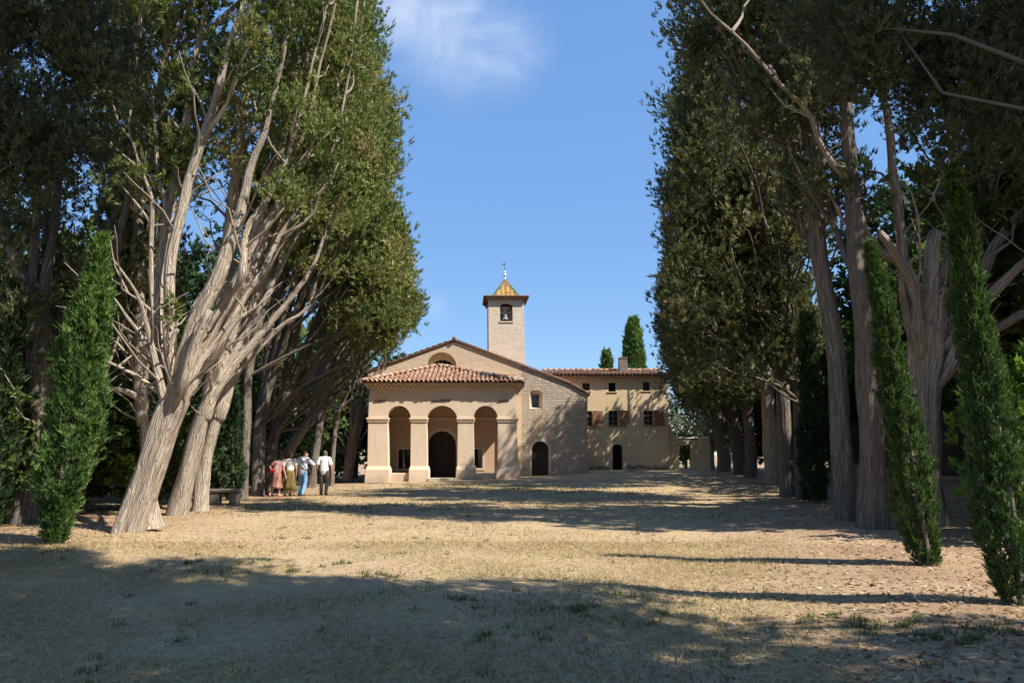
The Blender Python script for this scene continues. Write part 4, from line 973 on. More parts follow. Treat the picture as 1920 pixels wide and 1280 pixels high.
# ================================================================== TREES
def proj(c):
    x, y, z = c[0], c[1], c[2] - EYE
    zc = y * math.cos(PITCH) + z * math.sin(PITCH); yc = z * math.cos(PITCH) - y * math.sin(PITCH)
    if zc < 0.1: return (-9999, -9999)
    return 960 + F * x / zc, 640 - F * yc / zc
def strokes(pts, Y, dy=0.0, ext=None):
    """a limb traced as (px, py, width px) at depth Y (dy = change of depth to its end); ext = points added beyond"""
    n = len(pts); P = []; r = []
    for i, (px, py, w) in enumerate(pts):
        yy = Y + dy * i / max(1, n - 1); p = at(px, py, yy); P.append(np.array(p)); r.append(w / 2 / F * yy * 0.64)
    if ext:
        for dx, ddy, dz in ext: P.append(P[-1] + np.array([dx, ddy, dz])); r.append(max(0.03, r[-1] * 0.5))
    return P, r
def gp(px, Y):
    x = at(px, 900, Y).x; return np.array([x, Y, Hs(x, Y)])
UP = [(0.35, 0.1, 2.2), (0.15, 0.1, 2.6)]

# ---- the great leaning cypress in front of the left row
Y1 = 14.4; b1 = gp(258, Y1)
trunk = strokes([(243, 1000, 84), (258, 950, 80), (277, 890, 78), (305, 810, 76), (328, 745, 78), (345, 700, 50)], Y1)
st = [strokes(p, Y1 + d, dy, UP) for p, d, dy in (
    ([(318, 760, 30), (305, 690, 32), (298, 609, 28), (305, 489, 28), (320, 381, 29), (337, 310, 26), (348, 250, 25), (361, 164, 20), (382, 61, 16), (394, 0, 13)], 0.1, 0.3),
    ([(330, 740, 30), (322, 680, 30), (320, 609, 28), (325, 489, 32), (347, 401, 30), (359, 342, 28), (383, 270, 27), (408, 201, 23), (436, 94, 20), (462, 20, 15)], -0.15, -0.2),
    ([(312, 755, 22), (292, 688, 15), (283, 648, 14), (286, 589, 13), (283, 449, 13), (286, 401, 12), (281, 362, 11), (264, 322, 8), (252, 282, 7), (240, 215, 5)], 0.0, -0.4),
    ([(309, 420, 16), (308, 375, 15), (296, 330, 13), (290, 274, 12), (285, 200, 10), (268, 110, 8), (262, 20, 6)], 0.15, -0.3),
    ([(322, 380, 15), (317, 340, 13), (314, 274, 11), (306, 180, 9), (312, 80, 7), (320, 0, 6)], 0.25, 0.5),
    ([(335, 740, 44), (345, 680, 46), (367, 609, 46), (407, 521, 42), (435, 441, 38), (455, 381, 28), (471, 310, 22), (495, 250, 17), (510, 190, 14), (530, 110, 11), (545, 30, 9)], -0.1, 0.2),
    ([(345, 735, 40), (362, 700, 42), (391, 632, 38), (435, 553, 36), (462, 500, 35), (490, 440, 30), (516, 405, 25), (540, 350, 18), (560, 290, 13), (585, 220, 10), (600, 150, 8)], 0.25, 0.9),
    ([(452, 520, 24), (459, 437, 20), (485, 395, 18), (503, 370, 15), (527, 330, 13), (547, 266, 11), (570, 190, 9), (590, 100, 7)], 0.1, 0.5),
    ([(355, 730, 30), (391, 664, 26), (435, 600, 20), (463, 553, 16), (495, 505, 15), (519, 457, 13), (541, 421, 11), (583, 362, 9), (622, 300, 7)], 0.3, 1.4),
    ([(340, 735, 32), (352, 690, 34), (370, 640, 30), (383, 605, 24), (393, 583, 21)], -0.35, -0.1),
    ([(400, 665, 20), (431, 615, 15), (450, 596, 12), (463, 586, 10)], 0.15, 0.1),
    ([(305, 745, 26), (296, 700, 22), (280, 633, 14), (266, 580, 11), (252, 545, 9), (230, 515, 7), (208, 485, 4)], -0.2, -0.8),
    ([(292, 700, 15), (270, 640, 11), (245, 605, 8), (224, 575, 6), (205, 548, 4)], -0.1, -0.6),
    ([(300, 735, 17), (282, 722, 12), (255, 702, 10), (224, 688, 8), (202, 678, 6)], -0.2, -0.5),
    ([(318, 690, 16), (312, 650, 13), (309, 618, 14), (308, 590, 12)], -0.3, -0.1),
    ([(322, 640, 16), (327, 625, 14), (333, 616, 12)], -0.3, 0.0),
    ([(306, 600, 12), (285, 585, 9), (262, 565, 8), (240, 550, 6), (216, 500, 4), (208, 450, 3)], -0.2, -0.6),
)]
for s_ in st[9:17]:
    del s_[0][-2:]; del s_[1][-2:]          # sawn or dead ends: no living tip
SP = SPof(st); rg = np.random.default_rng(1)
tall = [0, 1, 2, 3, 4, 5, 6, 7, 8]
cl = []
c_ = crown_points([SP[i] for i in tall], rg, 130, 6.6, 14.5, lambda z: 0.35 + 0.22 * max(0, z - 6.0), 1, lambda z: -3.9,
                  lambda x, y: 7.6 + (0.9 if -7.3 < x < -5.2 else -0.3), 0.6)
cl = [(tall[i], c) for i, c in c_ if not (c[1] < Y1 - 0.2 and 280 < proj(c)[0] < 560 and proj(c)[1] > 150)]
root, _ = cypress('old cypress with the great leaning bare trunk, foremost of the left row', AVL, b1, trunk, st, cl, 101, ntuft=16, ktri=13, leaf=0.15, crad=(0.24, 0.44), dead=70, trunk_sides=28, tint=(0.5, 0.18))
# small sprout on the trunk
lv = Leaves(77); lv.clumps([at(322, 578, Y1 - 0.45)], [0.14], 26, 12, 0.14, 0.2, 0.3, np.array([0.55])); put('sprout', lv.mesh('sprout'), M['cypress'], root)
# forked root foot beside it
tb = Tubes(); P, r = strokes([(288, 990, 34), (285, 955, 32), (282, 925, 26)], Y1 + 0.25); P, r = resample(P, r, 0.12); tb.add(P, r * (1 + 0.9 * np.exp(-np.arange(len(r)) * 0.5)), 14, 0.15, 5); put('root_foot', tb.mesh('root_foot'), M['bark'], root)
# thin steel brace between the limbs
cbm = Tubes(); P = catmull([at(322, 312, Y1 - 0.3), at(340, 322, Y1 - 0.35), at(383, 340, Y1 - 0.2), at(425, 392, Y1 + 0.1), at(430, 395, Y1 + 0.2)], 24); cbm.add(P, np.full(24, 0.012), 6)
tag(link('brace_cable', cbm.mesh('brace_cable'), M['iron']), 'thin dark steel cable bracing the limbs of the leaning cypress', 'cable')

def xe_left(z, Y=20.0): return min(-4.2, -0.137 * Y) - 0.13 * max(0, z - 10) - 0.55 * max(0, 7.4 - z)
def inside_left(c, rg):
    x, y = proj(c); return x < np.interp(y, LEDGE[:, 0], LEDGE[:, 1]) + rg.normal(-4, 9)
def inside_right(c, rg):
    x, y = proj(c); return x > np.interp(y, REDGE[:, 0], REDGE[:, 1]) + rg.normal(4, 9)
def skirt(SP, b, rg, n, inward, xe, z0, z1):
    """boughs that close the crown towards the avenue"""
    out = []
    for k in range(n):
        z = z0 + (z1 - z0) * rg.uniform() ** 1.25; x = xe(z) - inward * abs(rg.normal(0.15, 0.75)); y = b[1] + rg.uniform(-2.4, 2.4); c = np.array([x, y, z])
        i = int(np.argmin([np.min(np.linalg.norm(p - c, axis=1)) for p in SP])); out.append((i, c))
    return out
def left_tree(label, px, Y, tr, stems_px, seed, n, extra=4, top=21.0, reach=(1.0, 5.2), r0=0.42, fork=2.4, zmin=6.2, leaf=0.2, mats=('bark', 'cypress'), ntuft=14, ktri=12, lowz=None, xe=None, crad=(0.3, 0.56), tint=(0.56, 0.2), skirt_n=45, skirt_z=6.4, face=None):
    face = (34 if 26 < Y < 40 else 0) if face is None else face
    if Y > 24 and mats[0] == 'bark': mats = ('bark_grey_shade', mats[1])  # farther left trees take the darker bark: shade put into the colour
    xe = xe or (lambda z: xe_left(z, Y))
    b = gp(px, Y); st = []
    if tr is None:
        trunk, gst = grown(b, fork, extra, 1, 0.3, top, seed, r0, 2.0, reach=reach)
    else:
        trunk = strokes(tr, Y); _, gst = grown(b, fork, extra, 1, 0.3, top, seed, r0, 2.0, reach=reach)
        fk = trunk[0][-1]
        gst = [([0.6 * fk + 0.4 * np.array(trunk[0][-2]), fk + (p[3] - fk) * np.array([0.25, 0.3, 0.25]), fk + (p[3] - fk) * np.array([0.62, 0.6, 0.58]), p[3]], [0.8 * q for q in r]) for p, r in gst]
    for p, d, dy in stems_px: st.append(strokes(p, Y + d, dy, [(0.5, 0.2, 2.6), (0.2, 0.2, 3.0), (0.1, 0.1, 2.5)]))
    st += gst; SP = SPof(st); rg = np.random.default_rng(seed)
    lw = lowz or (lambda x, y: 6.2 if x > -6.3 else 8.2)
    cl = crown_points(SP, rg, n // 4, zmin, top, lambda z: 0.6 + 0.19 * min(9, max(0, z - 5.0)), 1, xe, lw, 0.5)
    cl += skirt(SP, b, rg, skirt_n, 1, xe, skirt_z, min(top - 2, 17))
    for k in range(face):
        py = rg.uniform(330, 690); lo = 575 + 0.12 * max(0, 520 - py); hi = np.interp(py, LEDGE[:, 0], LEDGE[:, 1]); c = np.array(at(lo + (hi - lo) * rg.uniform(0.05, 1) ** 0.7, py, Y + rg.uniform(-2.0, 1.5)))
        if c[0] > xe(c[2]) + 0.5 or c[2] < 6.0: continue
        cl.append((int(np.argmin([np.min(np.linalg.norm(p - c, axis=1)) for p in SP])), c))
    cl = [(i, c) for i, c in cl if inside_left(c, rg)]
    return cypress(label, AVL, b, trunk, st, cl, seed, mats, ntuft, ktri, leaf, crad, dead=22, trunk_sides=16, tint=tint, twig='twig' if Y < 19 else 'twig_shade')

left_tree('old cypress with twin leaning stems just behind the great leaning one', 344, 18.6, [(330, 975, 56), (345, 910, 52), (358, 860, 48), (381, 775, 42), (400, 735, 34)],
          [([(395, 745, 36), (428, 694, 32), (464, 658, 24), (500, 615, 20), (545, 560, 16), (585, 500, 12), (610, 430, 10)], 0, 1.0), ([(385, 770, 30), (400, 700, 26), (415, 620, 24), (430, 520, 20), (440, 420, 17), (452, 300, 14)], 0.3, 0.6),
           ([(400, 735, 22), (430, 670, 20), (470, 600, 17), (505, 540, 14), (540, 470, 11), (580, 380, 9)], 0.5, 1.2)], 202, 330, extra=4, leaf=0.17, crad=(0.28, 0.5), skirt_z=9.0, lowz=lambda x, y: 8.5 if x < -6 else 7.5)
left_tree('slimmer leaning cypress, third in the left row', 376, 20.0, [(374, 962, 44), (380, 900, 40), (388, 850, 36), (407, 781, 31), (425, 735, 28)],
          [([(420, 745, 26), (445, 700, 22), (480, 660, 18), (530, 610, 13), (580, 570, 10)], 0.2, 0.8), ([(412, 770, 24), (432, 690, 20), (448, 600, 18), (462, 480, 15), (480, 350, 12)], 0.5, 0.4)], 203, 260, extra=4, leaf=0.17, crad=(0.28, 0.5), skirt_z=8.5, lowz=lambda x, y: 9.0 if x < -6 else 7.0)
left_tree('straight trunked cypress with patchy sunlit bark behind the stone bench', 457, 25.5, [(455, 935, 24), (458, 880, 23), (462, 797, 23), (464, 712, 24), (473, 656, 22), (484, 600, 19)],
          [([(474, 650, 18), (490, 560, 16), (510, 450, 14), (530, 330, 11)], 0, 0.5), ([(470, 680, 14), (505, 600, 12), (550, 520, 10), (600, 450, 8)], 0.2, 0.8)], 204, 260, extra=3, fork=4.5)
left_tree('broad dark trunked cypress left of the woman in red', 484, 27.0, [(483, 935, 36), (483, 880, 34), (485, 815, 33), (490, 760, 26)],
          [([(490, 770, 24), (500, 680, 20), (520, 590, 17), (545, 480, 14), (570, 360, 10)], 0.2, 0.5)], 205, 220, extra=4, fork=3.2)
left_tree('pale forking cypress directly behind the woman in red', 502, 28.0, [(498, 932, 34), (503, 890, 31), (512, 830, 27), (522, 790, 27)],
          [([(518, 800, 20), (512, 757, 16), (516, 712, 15), (530, 640, 13), (548, 560, 11)], 0, 0.2), ([(524, 800, 22), (540, 775, 18), (560, 727, 16), (577, 670, 14), (600, 600, 11), (640, 520, 9)], 0, 0.8),
           ([(530, 790, 16), (556, 750, 14), (590, 690, 12), (640, 640, 10), (690, 600, 7)], 0.3, 1.0)], 206, 240, extra=3)
left_tree('cypress with a strongly slanting trunk behind the man in the blue shirt', 530, 31.0, [(525, 920, 30), (540, 850, 26), (556, 822, 26), (576, 792, 25), (592, 765, 22)],
          [([(590, 770, 18), (613, 718, 15), (640, 660, 12), (680, 610, 10), (720, 570, 7)], 0, 0.8), ([(585, 780, 15), (600, 690, 13), (618, 600, 11), (640, 500, 9)], 0.3, 0.3)], 207, 240, extra=4)
left_tree('half hidden cypress behind the men between two slanting trunks', 588, 34.5, [(585, 915, 24), (590, 860, 22), (600, 800, 20), (608, 750, 18)],
          [([(606, 760, 14), (630, 690, 12), (660, 640, 10), (700, 590, 7)], 0, 0.8)], 208, 220, extra=4)
left_tree('slim forked cypress next to the portico with a fan of bare limbs', 623, 37.0, [(622, 915, 15), (624, 860, 13), (629, 800, 14), (634, 772, 13)],
          [([(631, 790, 9), (627, 740, 8), (633, 684, 8), (650, 620, 7), (670, 560, 6)], 0, 0.3), ([(634, 778, 9), (647, 750, 8), (667, 715, 7), (688, 692, 5), (705, 670, 4)], -0.2, 0.2),
           ([(640, 765, 7), (655, 730, 6), (672, 690, 5), (690, 655, 4)], 0.2, 0.3), ([(642, 762, 6), (662, 742, 5), (682, 725, 4)], -0.3, 0.0)], 209, 240, extra=3, r0=0.25, reach=(1.0, 4.4), zmin=6.0, top=20)
left_tree('last cypress of the left row beside the chapel wall', 652, 41.5, None, [], 210, 200, extra=6, r0=0.32, reach=(0.5, 3.6), top=19)
# outer trees on the far side of the left row
left_tree('dark trunked cypress behind the great leaning one', 268, 18.2, [(272, 960, 26), (272, 870, 24), (270, 780, 24), (262, 745, 22)],
          [([(266, 752, 20), (240, 735, 18), (214, 726, 13), (196, 712, 9)], -0.2, -0.6), ([(262, 760, 20), (258, 690, 18), (256, 600, 16), (262, 500, 14), (255, 380, 11)], 0, 0.2)], 211, 300, extra=5, reach=(-4.2, 1.2), r0=0.36, leaf=0.18, skirt_n=0, xe=lambda z: -7.9, lowz=lambda x, y: 4.8, zmin=4.8, tint=(0.38, 0.2), mats=('bark', 'cypress_brown'))
left_tree('leafy cypress at the left border behind the young green one', 60, 16.5, None, [], 212, 230, extra=6, reach=(-3.0, 2.2), r0=0.35, leaf=0.18, skirt_n=0, xe=lambda z: -8.2 - 0.1 * max(0, z - 8), lowz=lambda x, y: 3.6, zmin=3.8, top=13.5, tint=(0.4, 0.22), mats=('bark_grey_shade', 'cypress_brown'))

# ---- right row
nS = (math.sin(-SUN_AZ), math.cos(SUN_AZ))
rgk = np.random.default_rng(8)
def off_clearing(c): return nS[0] * c[0] + nS[1] * c[1] > 14.7 + rgk.normal(0, 0.35)
def right_tree(label, px, Y, tr, stems_px, seed, n, extra=5, top=21.0, reach=(0.3, 3.8), r0=0.42, fork=3.0, zmin=4.6, leaf=0.2, mats=('bark_grey_shade', 'cypress_brown'), ntuft=14, ktri=12, lowz=None, inner=4.3, crad=(0.3, 0.56), tint=(0.45, 0.22), rfun=None, dead=20, skirt_n=45, skirt_z=4.4, drape=40, drape_z=3.9, keep=None, face=0):
    b = gp(px, Y); st = []
    if tr is None: trunk, gst = grown(b, fork, extra, -1, 0.15, top, seed, r0, 2.0, reach=reach)
    else:
        trunk = strokes(tr, Y); _, gst = grown(b, fork, extra, -1, 0.15, top, seed, r0, 2.0, reach=reach); fk = trunk[0][-1]
        gst = [([0.6 * fk + 0.4 * np.array(trunk[0][-2]), fk + (p[3] - fk) * np.array([0.15, 0.3, 0.25]), fk + (p[3] - fk) * np.array([0.5, 0.6, 0.58]), p[3]], [0.75 * q for q in r]) for p, r in gst]
    for p, d, dy in stems_px: st.append(strokes(p, Y + d, dy, [(-0.3, 0.2, 2.0)]))
    st += gst; SP = SPof(st) + ([resample(*trunk, 0.3)[0]] if tr is not None and len(tr) > 5 else []); rg = np.random.default_rng(seed)
    xe = lambda z: 0.2227 * Y + 0.25 + 0.05 * max(0, z - 10) + 0.35 * max(0, 6.0 - z)
    lw = lowz or (lambda x, y: 4.2)
    cl = crown_points(SP, rg, n // 4, zmin, top, rfun or (lambda z: 0.7 + 0.2 * min(9, max(0, z - 3.5))), -1, xe, lw, 0.5)
    cl += skirt(SP, b, rg, skirt_n, -1, xe, skirt_z, top - 1.5)
    for k in range(face):
        c = np.array(at(rg.uniform(1255, 1500), rg.uniform(60, 730), Y + rg.uniform(-2.2, 0.0)))
        if c[0] < xe(c[2]) or c[0] > b[0] + 1.5 or c[2] < 3.8: continue
        cl.append((int(np.argmin([np.min(np.linalg.norm(p - c, axis=1)) for p in SP])), c))
    for k in range(drape):          # low boughs hanging round the trunk
        z = rg.uniform(drape_z, 9.0); f = rg.uniform(0, 1); c = np.array([xe(z) + (b[0] + 0.6 - xe(z)) * f, b[1] + rg.uniform(-2.2, 1.6), z + 0.8 * f])
        i = int(np.argmin([np.min(np.linalg.norm(p - c, axis=1)) for p in SP])); cl.append((i, c))
    cl = [(i if i < len(st) else len(st), c) for i, c in cl if inside_right(c, rg) and (keep is None or keep(c))]
    return cypress(label, AVR, b, trunk, st, cl, seed, mats, ntuft, ktri, leaf, crad, dead=dead, trunk_sides=20, tint=tint, flute=0.15, twig='twig_shade')

YR = 14.3
pale = dict(mats=('bark', 'cypress_brown'))
b = gp(1746, YR)
trunk = strokes([(1752, 1030, 62), (1748, 960, 60), (1742, 860, 62), (1736, 750, 74), (1740, 660, 88), (1744, 610, 96), (1748, 560, 70)], YR)
st = [strokes(p, YR + d, dy, e) for p, d, dy, e in (
    ([(1722, 640, 40), (1720, 586, 24), (1716, 539, 23), (1688, 487, 22), (1664, 452, 22), (1650, 436, 21)], -0.25, -0.5, None),
    ([(1730, 600, 36), (1716, 520, 26), (1690, 492, 24), (1669, 480, 22), (1636, 455, 19), (1617, 412, 18), (1594, 337, 18), (1566, 309, 18), (1537, 258, 15), (1523, 216, 14), (1495, 183, 13), (1462, 155, 12), (1402, 84, 10), (1350, 37, 8), (1320, 9, 6)], 0.0, -1.2, [(-0.5, -0.1, 0.9)]),
    ([(1715, 640, 36), (1698, 560, 30), (1690, 445, 27), (1676, 328, 25), (1664, 225, 21), (1640, 126, 17), (1625, 40, 13)], 0.2, 0.4, UP),
    ([(1742, 600, 44), (1744, 530, 40), (1748, 470, 36), (1756, 434, 34)], -0.2, 0.2, None),
    ([(1755, 600, 40), (1775, 520, 34), (1786, 420, 31), (1790, 320, 29), (1790, 234, 27), (1784, 150, 22), (1780, 70, 18), (1790, 0, 14)], 0.5, 1.0, UP),
    ([(1765, 620, 42), (1800, 560, 34), (1830, 470, 30), (1842, 412, 28), (1848, 328, 25), (1856, 270, 23), (1880, 180, 18), (1900, 60, 12)], 0.6, 1.4, UP),
    ([(1760, 650, 40), (1800, 590, 36), (1840, 520, 33), (1865, 466, 30), (1918, 400, 26), (1960, 340, 20), (2000, 260, 14)], 0.0, 0.6, UP),
    ([(1770, 650, 34), (1820, 590, 30), (1870, 540, 28), (1925, 485, 24), (1990, 430, 16)], -0.2, -0.6, UP),
    ([(1775, 700, 38), (1795, 660, 40), (1806, 640, 36)], -0.3, -0.2, None),
    ([(1780, 660, 26), (1830, 640, 24), (1880, 612, 24), (1930, 585, 22), (1990, 560, 15)], 0.0, -0.5, UP),
)]
SP = SPof(st); rg = np.random.default_rng(3); tall = [1, 2, 4, 5, 6, 7]
cl = crown_points([SP[i] for i in tall], rg, 115, 5.8, 14.5, lambda z: 0.5 + 0.26 * max(0, z - 5.0), -1, lambda z: 4.6, lambda x, y: 6.8, 0.6)
cl = [(tall[i], c) for i, c in cl if not (1540 < proj(c)[0] < 1830 and proj(c)[1] > 330) and off_clearing(c)]
cypress('thick pale trunked cypress with sawn limbs between two young green ones', AVR, b, trunk, st, cl, 301, ('bark', 'cypress_brown'), 15, 12, 0.15, (0.24, 0.44), dead=50, trunk_sides=30, flute=0.16, tint=(0.35, 0.2))
tr2 = [(1637, 1015, 80), (1636, 930, 72), (1632, 775, 62), (1620, 619, 56), (1608, 512, 50), (1600, 400, 44), (1590, 250, 38), (1580, 100, 30)]
right_tree('straight dark furrowed cypress, nearer of the paired trunks', 1637, 13.7, tr2, [([(1612, 540, 24), (1585, 480, 18), (1560, 400, 14), (1540, 300, 10), (1530, 200, 8)], 0.1, 1.2)], 302, 260, extra=2, top=17, zmin=6.0, leaf=0.16, skirt_n=0, reach=(0.2, 2.4), inner=3.4, crad=(0.25, 0.45), lowz=lambda x, y: 7.2, rfun=lambda z: 0.5 + 0.16 * max(0, z - 5), drape=0, keep=off_clearing)
tr3 = [(1584, 995, 50), (1583, 930, 52), (1580, 837, 54), (1566, 650, 50), (1545, 525, 46), (1531, 420, 46), (1524, 300, 44), (1509, 197, 40), (1500, 100, 34), (1494, 10, 28)]
right_tree('tall smooth dark cypress, farther of the paired trunks', 1584, 15.4, tr3, [([(1528, 400, 18), (1500, 340, 14), (1478, 250, 12), (1465, 170, 9), (1440, 60, 7)], -0.2, 0.4), ([(1545, 520, 16), (1515, 440, 13), (1490, 360, 11), (1470, 260, 9)], 0.2, 0.8)], 303, 330, extra=2, top=19, zmin=5.6, leaf=0.16, skirt_n=55, skirt_z=8.5, reach=(0.2, 3.4), inner=4.1, crad=(0.26, 0.48), lowz=lambda x, y: 6.8, rfun=lambda z: 0.6 + 0.2 * max(0, z - 4.5), drape=0, keep=off_clearing)
right_tree('cypress with dappled bark behind the dark young cypress', 1504, 22.5, [(1504, 950, 32), (1502, 880, 31), (1498, 780, 31), (1490, 690, 28)], [([(1492, 700, 20), (1480, 600, 17), (1470, 480, 14), (1455, 350, 10)], 0, 0.4)], 304, 300, top=17.3, extra=4, inner=4.9, leaf=0.18, skirt_n=75, skirt_z=5.6, drape=30, drape_z=4.8, face=60)
right_tree('dark cypress with an arching low limb right of the palest trunk', 1478, 24.0, [(1478, 945, 40), (1474, 860, 38), (1468, 760, 38), (1464, 690, 32)], [([(1468, 700, 18), (1450, 662, 14), (1425, 655, 11), (1400, 668, 8)], -0.3, -0.5), ([(1464, 690, 20), (1450, 560, 17), (1430, 430, 13)], 0, 0.5)], 305, 300, top=17.3, extra=4, inner=5.0, skirt_n=60, skirt_z=4.8, drape=36, drape_z=4.4, face=45)
right_tree('cypress with the palest peeling trunk of the right row', 1447, 30.5, [(1450, 925, 46), (1448, 860, 42), (1440, 760, 36), (1434, 650, 28), (1428, 560, 22)], [([(1432, 600, 14), (1410, 540, 12), (1385, 470, 10), (1360, 380, 7)], 0, 0.5)], 306, 280, extra=4, inner=5.2, face=40, top=16, mats=('bark', 'cypress_brown'))
right_tree('grey cypress trunk left of the palest one', 1409, 34.5, [(1409, 905, 30), (1408, 840, 29), (1402, 760, 27), (1396, 700, 23)], [], 307, 260, extra=4, inner=5.0, face=40, top=14.5)
right_tree('slender dark cypress, third from the far end of the right row', 1388, 38.0, None, [], 308, 240, extra=6, r0=0.35, inner=5.0, top=13.5)
right_tree('dark cypress, second from the far end of the right row', 1358, 41.5, None, [], 309, 240, extra=6, r0=0.34, inner=4.9, top=12.5, lowz=lambda x, y: 4.2)
right_tree('small bowed cypress with a fan of bare limbs by the gateway', 1336, 45.5, [(1336, 885, 13), (1334, 830, 12), (1328, 795, 11), (1322, 775, 10)], [([(1323, 780, 7), (1308, 755, 6), (1290, 735, 5), (1270, 725, 3)], 0, -0.4), ([(1322, 778, 7), (1310, 740, 6), (1298, 700, 5), (1285, 660, 4)], 0, -0.2), ([(1322, 776, 6), (1318, 730, 6), (1312, 680, 5), (1300, 620, 4)], 0, 0.3), ([(1325, 785, 6), (1304, 770, 5), (1284, 764, 4)], -0.2, -0.4)], 310, 240, extra=4, r0=0.2, top=9.8, zmin=4.6, inner=4.6, skirt_n=16, lowz=lambda x, y: 4.4, drape=14, drape_z=4.4)

# ---- near trees whose trunks stand outside the picture
def near_tree(label, group, base, n, seed, top, rad, keep, mats, zmin, leaf, reach, inward, extra=(), crad=(0.3, 0.55)):
    trunk, st = grown(base, 2.6, 7, inward, 0.1, top, seed, 0.45, rad * 0.8, reach=reach)
    SP = SPof(st); rg = np.random.default_rng(seed)
    cl = crown_points(SP, rg, n * 3, zmin, top, lambda z: rad * (0.45 + 0.55 * min(1, max(0, (top - z) / 8))), inward, None, None, 0.6)
    cl = [(i, c) for i, c in cl if keep(c)][:n]
    for c in extra:
        i = int(np.argmin([np.min(np.linalg.norm(p - c, axis=1)) for p in SP])); cl.append((i, np.array(c)))
    return cypress(label, group, base, trunk, st, cl, seed, mats, 30, 12, leaf, crad, dead=0, trunk_sides=14, tint=(0.05, 0.08), coarse=1.5, rmax=0.025, twig='twig_shade')
def keepR(c):
    x, y = proj(c)
    q = nS[0] * c[0] + nS[1] * c[1]
    if q > 7.15 + rgk.normal(0, 0.15) or c[2] > 22.5 - 0.9 * max(0, q - 4.3): return False
    if -100 < x < 2020 and y > -60 and (x < 1560 + 0.35 * max(0, y) + rgk.normal(0, 40) or y > 330 + rgk.normal(0, 50)): return False
    return True
def sprays(n, rg, fx, fy, Y0, Y1, ok):
    out = []
    while len(out) < n:
        px, py = rg.uniform(*fx), rg.uniform(*fy)
        if ok(px, py): out.append(np.array(at(px, py, rg.uniform(Y0, Y1))))
    return out
rs_ = np.random.default_rng(21)
sprR = sprays(105, rs_, (1490, 2000), (-90, 400), 5.0, 6.6, lambda x, y: y < 60 + 0.62 * (x - 1490) and y < 330 + 60 * math.sin(x * 0.02) and math.sin(x * 0.017 + y * 0.011) + 0.8 * math.sin(y * 0.023 - x * 0.008) > -0.75)
sprL = sprays(72, rs_, (-90, 240), (-90, 420), 7.2, 9.0, lambda x, y: x < 245 - 0.42 * abs(y - 60) and math.sin(x * 0.02 + y * 0.024) + 0.7 * math.sin(y * 0.03 - 1) > -0.5)
near_tree('cypress whose dark boughs hang into the top right corner', AVR, np.array([6.6, 1.4, 0.1]), 330, 401, 24, 3.6, keepR, ('bark_grey_shade', 'cypress_brown'), 3.8, 0.06, (-1.8, 2.2), -1, sprR, (0.15, 0.30))
near_tree('shading cypress outside the picture on the right', AVR, np.array([11.2, -0.9, 0.05]), 200, 402, 23, 3.7, keepR, ('bark_grey_shade', 'cypress_brown'), 4.5, 0.2, (-1.8, 2.2), -1)
def keepL(c):
    x, y = proj(c)
    if -200 < x < 2000 and y > -100 and (x > 235 - 0.25 * y + rgk.normal(0, 35) or y > 400 + rgk.normal(0, 40)): return False
    return True
near_tree('cypress whose dark boughs hang into the top left corner', AVL, np.array([-10.6, 7.0, -0.05]), 90, 403, 16, 4.4, keepL, ('bark_grey_shade', 'cypress_brown'), 3.2, 0.085, (-1.5, 1.6), 1, sprL, (0.18, 0.34))

# ---- young spindle cypresses
def young(label, base_px, tip_px, Y, width_px, seed, mat, prof, n=900, k=14, leaf=0.17, dyt=0.0, stems=3, group='young cypresses planted along the avenue'):
    A = np.array(at(*base_px, Y)); A[2] = Hs(A[0], A[1]) - 0.02; B = np.array(at(*tip_px, Y + dyt)); rg = np.random.default_rng(seed)
    root = empty('young_cypress', A, label, 'tree', group)
    L = np.linalg.norm(B - A); ax = (B - A) / L; w = width_px / 2 / F * Y * 0.88
    tb = Tubes()
    for i in range(stems):
        o = rg.normal(0, 0.05, 3) * np.array([1, 1, 0]); P = catmull([A + o, A + o * 1.5 + (B - A) * 0.3 + rg.normal(0, 0.04, 3), A + (B - A) * 0.7, B - ax * 0.2], 16); tb.add(P, np.linspace(0.03, 0.006, 16), 8, 0.08, seed + i)
    for i in range(60):
        t = rg.uniform(0.02, 0.6); a = rg.uniform(0, 6.28); p = A + (B - A) * t; q = p + np.array([math.cos(a), math.sin(a), 1.2]) * w * prof(t) * 0.7; tb.add(catmull([p, (p + q) / 2 + rg.normal(0, 0.02, 3), q], 5), np.linspace(0.014, 0.004, 5), 4, 0, i)
    put('trunk', tb.mesh('trunk'), M['bark_grey_shade'], root)
    lv = Leaves(seed)
    t = rg.uniform(0, 1, n) ** 0.9; a = rg.uniform(0, 2 * math.pi, n); lump = 1 + 0.36 * np.sin(3 * a + 9 * t + seed) * np.sin(23 * t + 2 * a) + rg.normal(0, 0.10, n)
    rr = np.array([prof(x) for x in t]) * w * lump * (0.45 + 0.55 * rg.uniform(0, 1, n) ** 0.4)
    P = A[None] + ax[None] * (t * L)[:, None] + np.stack([np.cos(a) * rr, np.sin(a) * rr, np.zeros(n)], 1)
    D = np.stack([np.cos(a) * 0.35, np.sin(a) * 0.35, np.full(n, 0.95)], 1) + rg.normal(0, 0.2, (n, 3))
    lv.tufts(P, D, leaf * rg.uniform(0.7, 1.5, n), k, 0.14, np.clip(0.4 + 0.25 * np.sin(7 * a + 11 * t) + rg.normal(0, 0.18, n), 0, 1), 0.6)
    put('crown', lv.mesh('crown'), M[mat], root)
spind = lambda t: min(1, 0.55 + 3.0 * t) * max(0.02, 1 - t) ** 0.6
young('young bright green cypress with a bushy dark foot, left foreground', (102, 1022), (192, 452), 12.6, 92, 501, 'young', lambda t: min(1, 0.30 + 3.0 * t) * (1.0 if t < 0.45 else max(0.03, 1 - ((t - 0.45) / 0.55) ** 1.5)) ** 0.9, 2600, 16, 0.13)
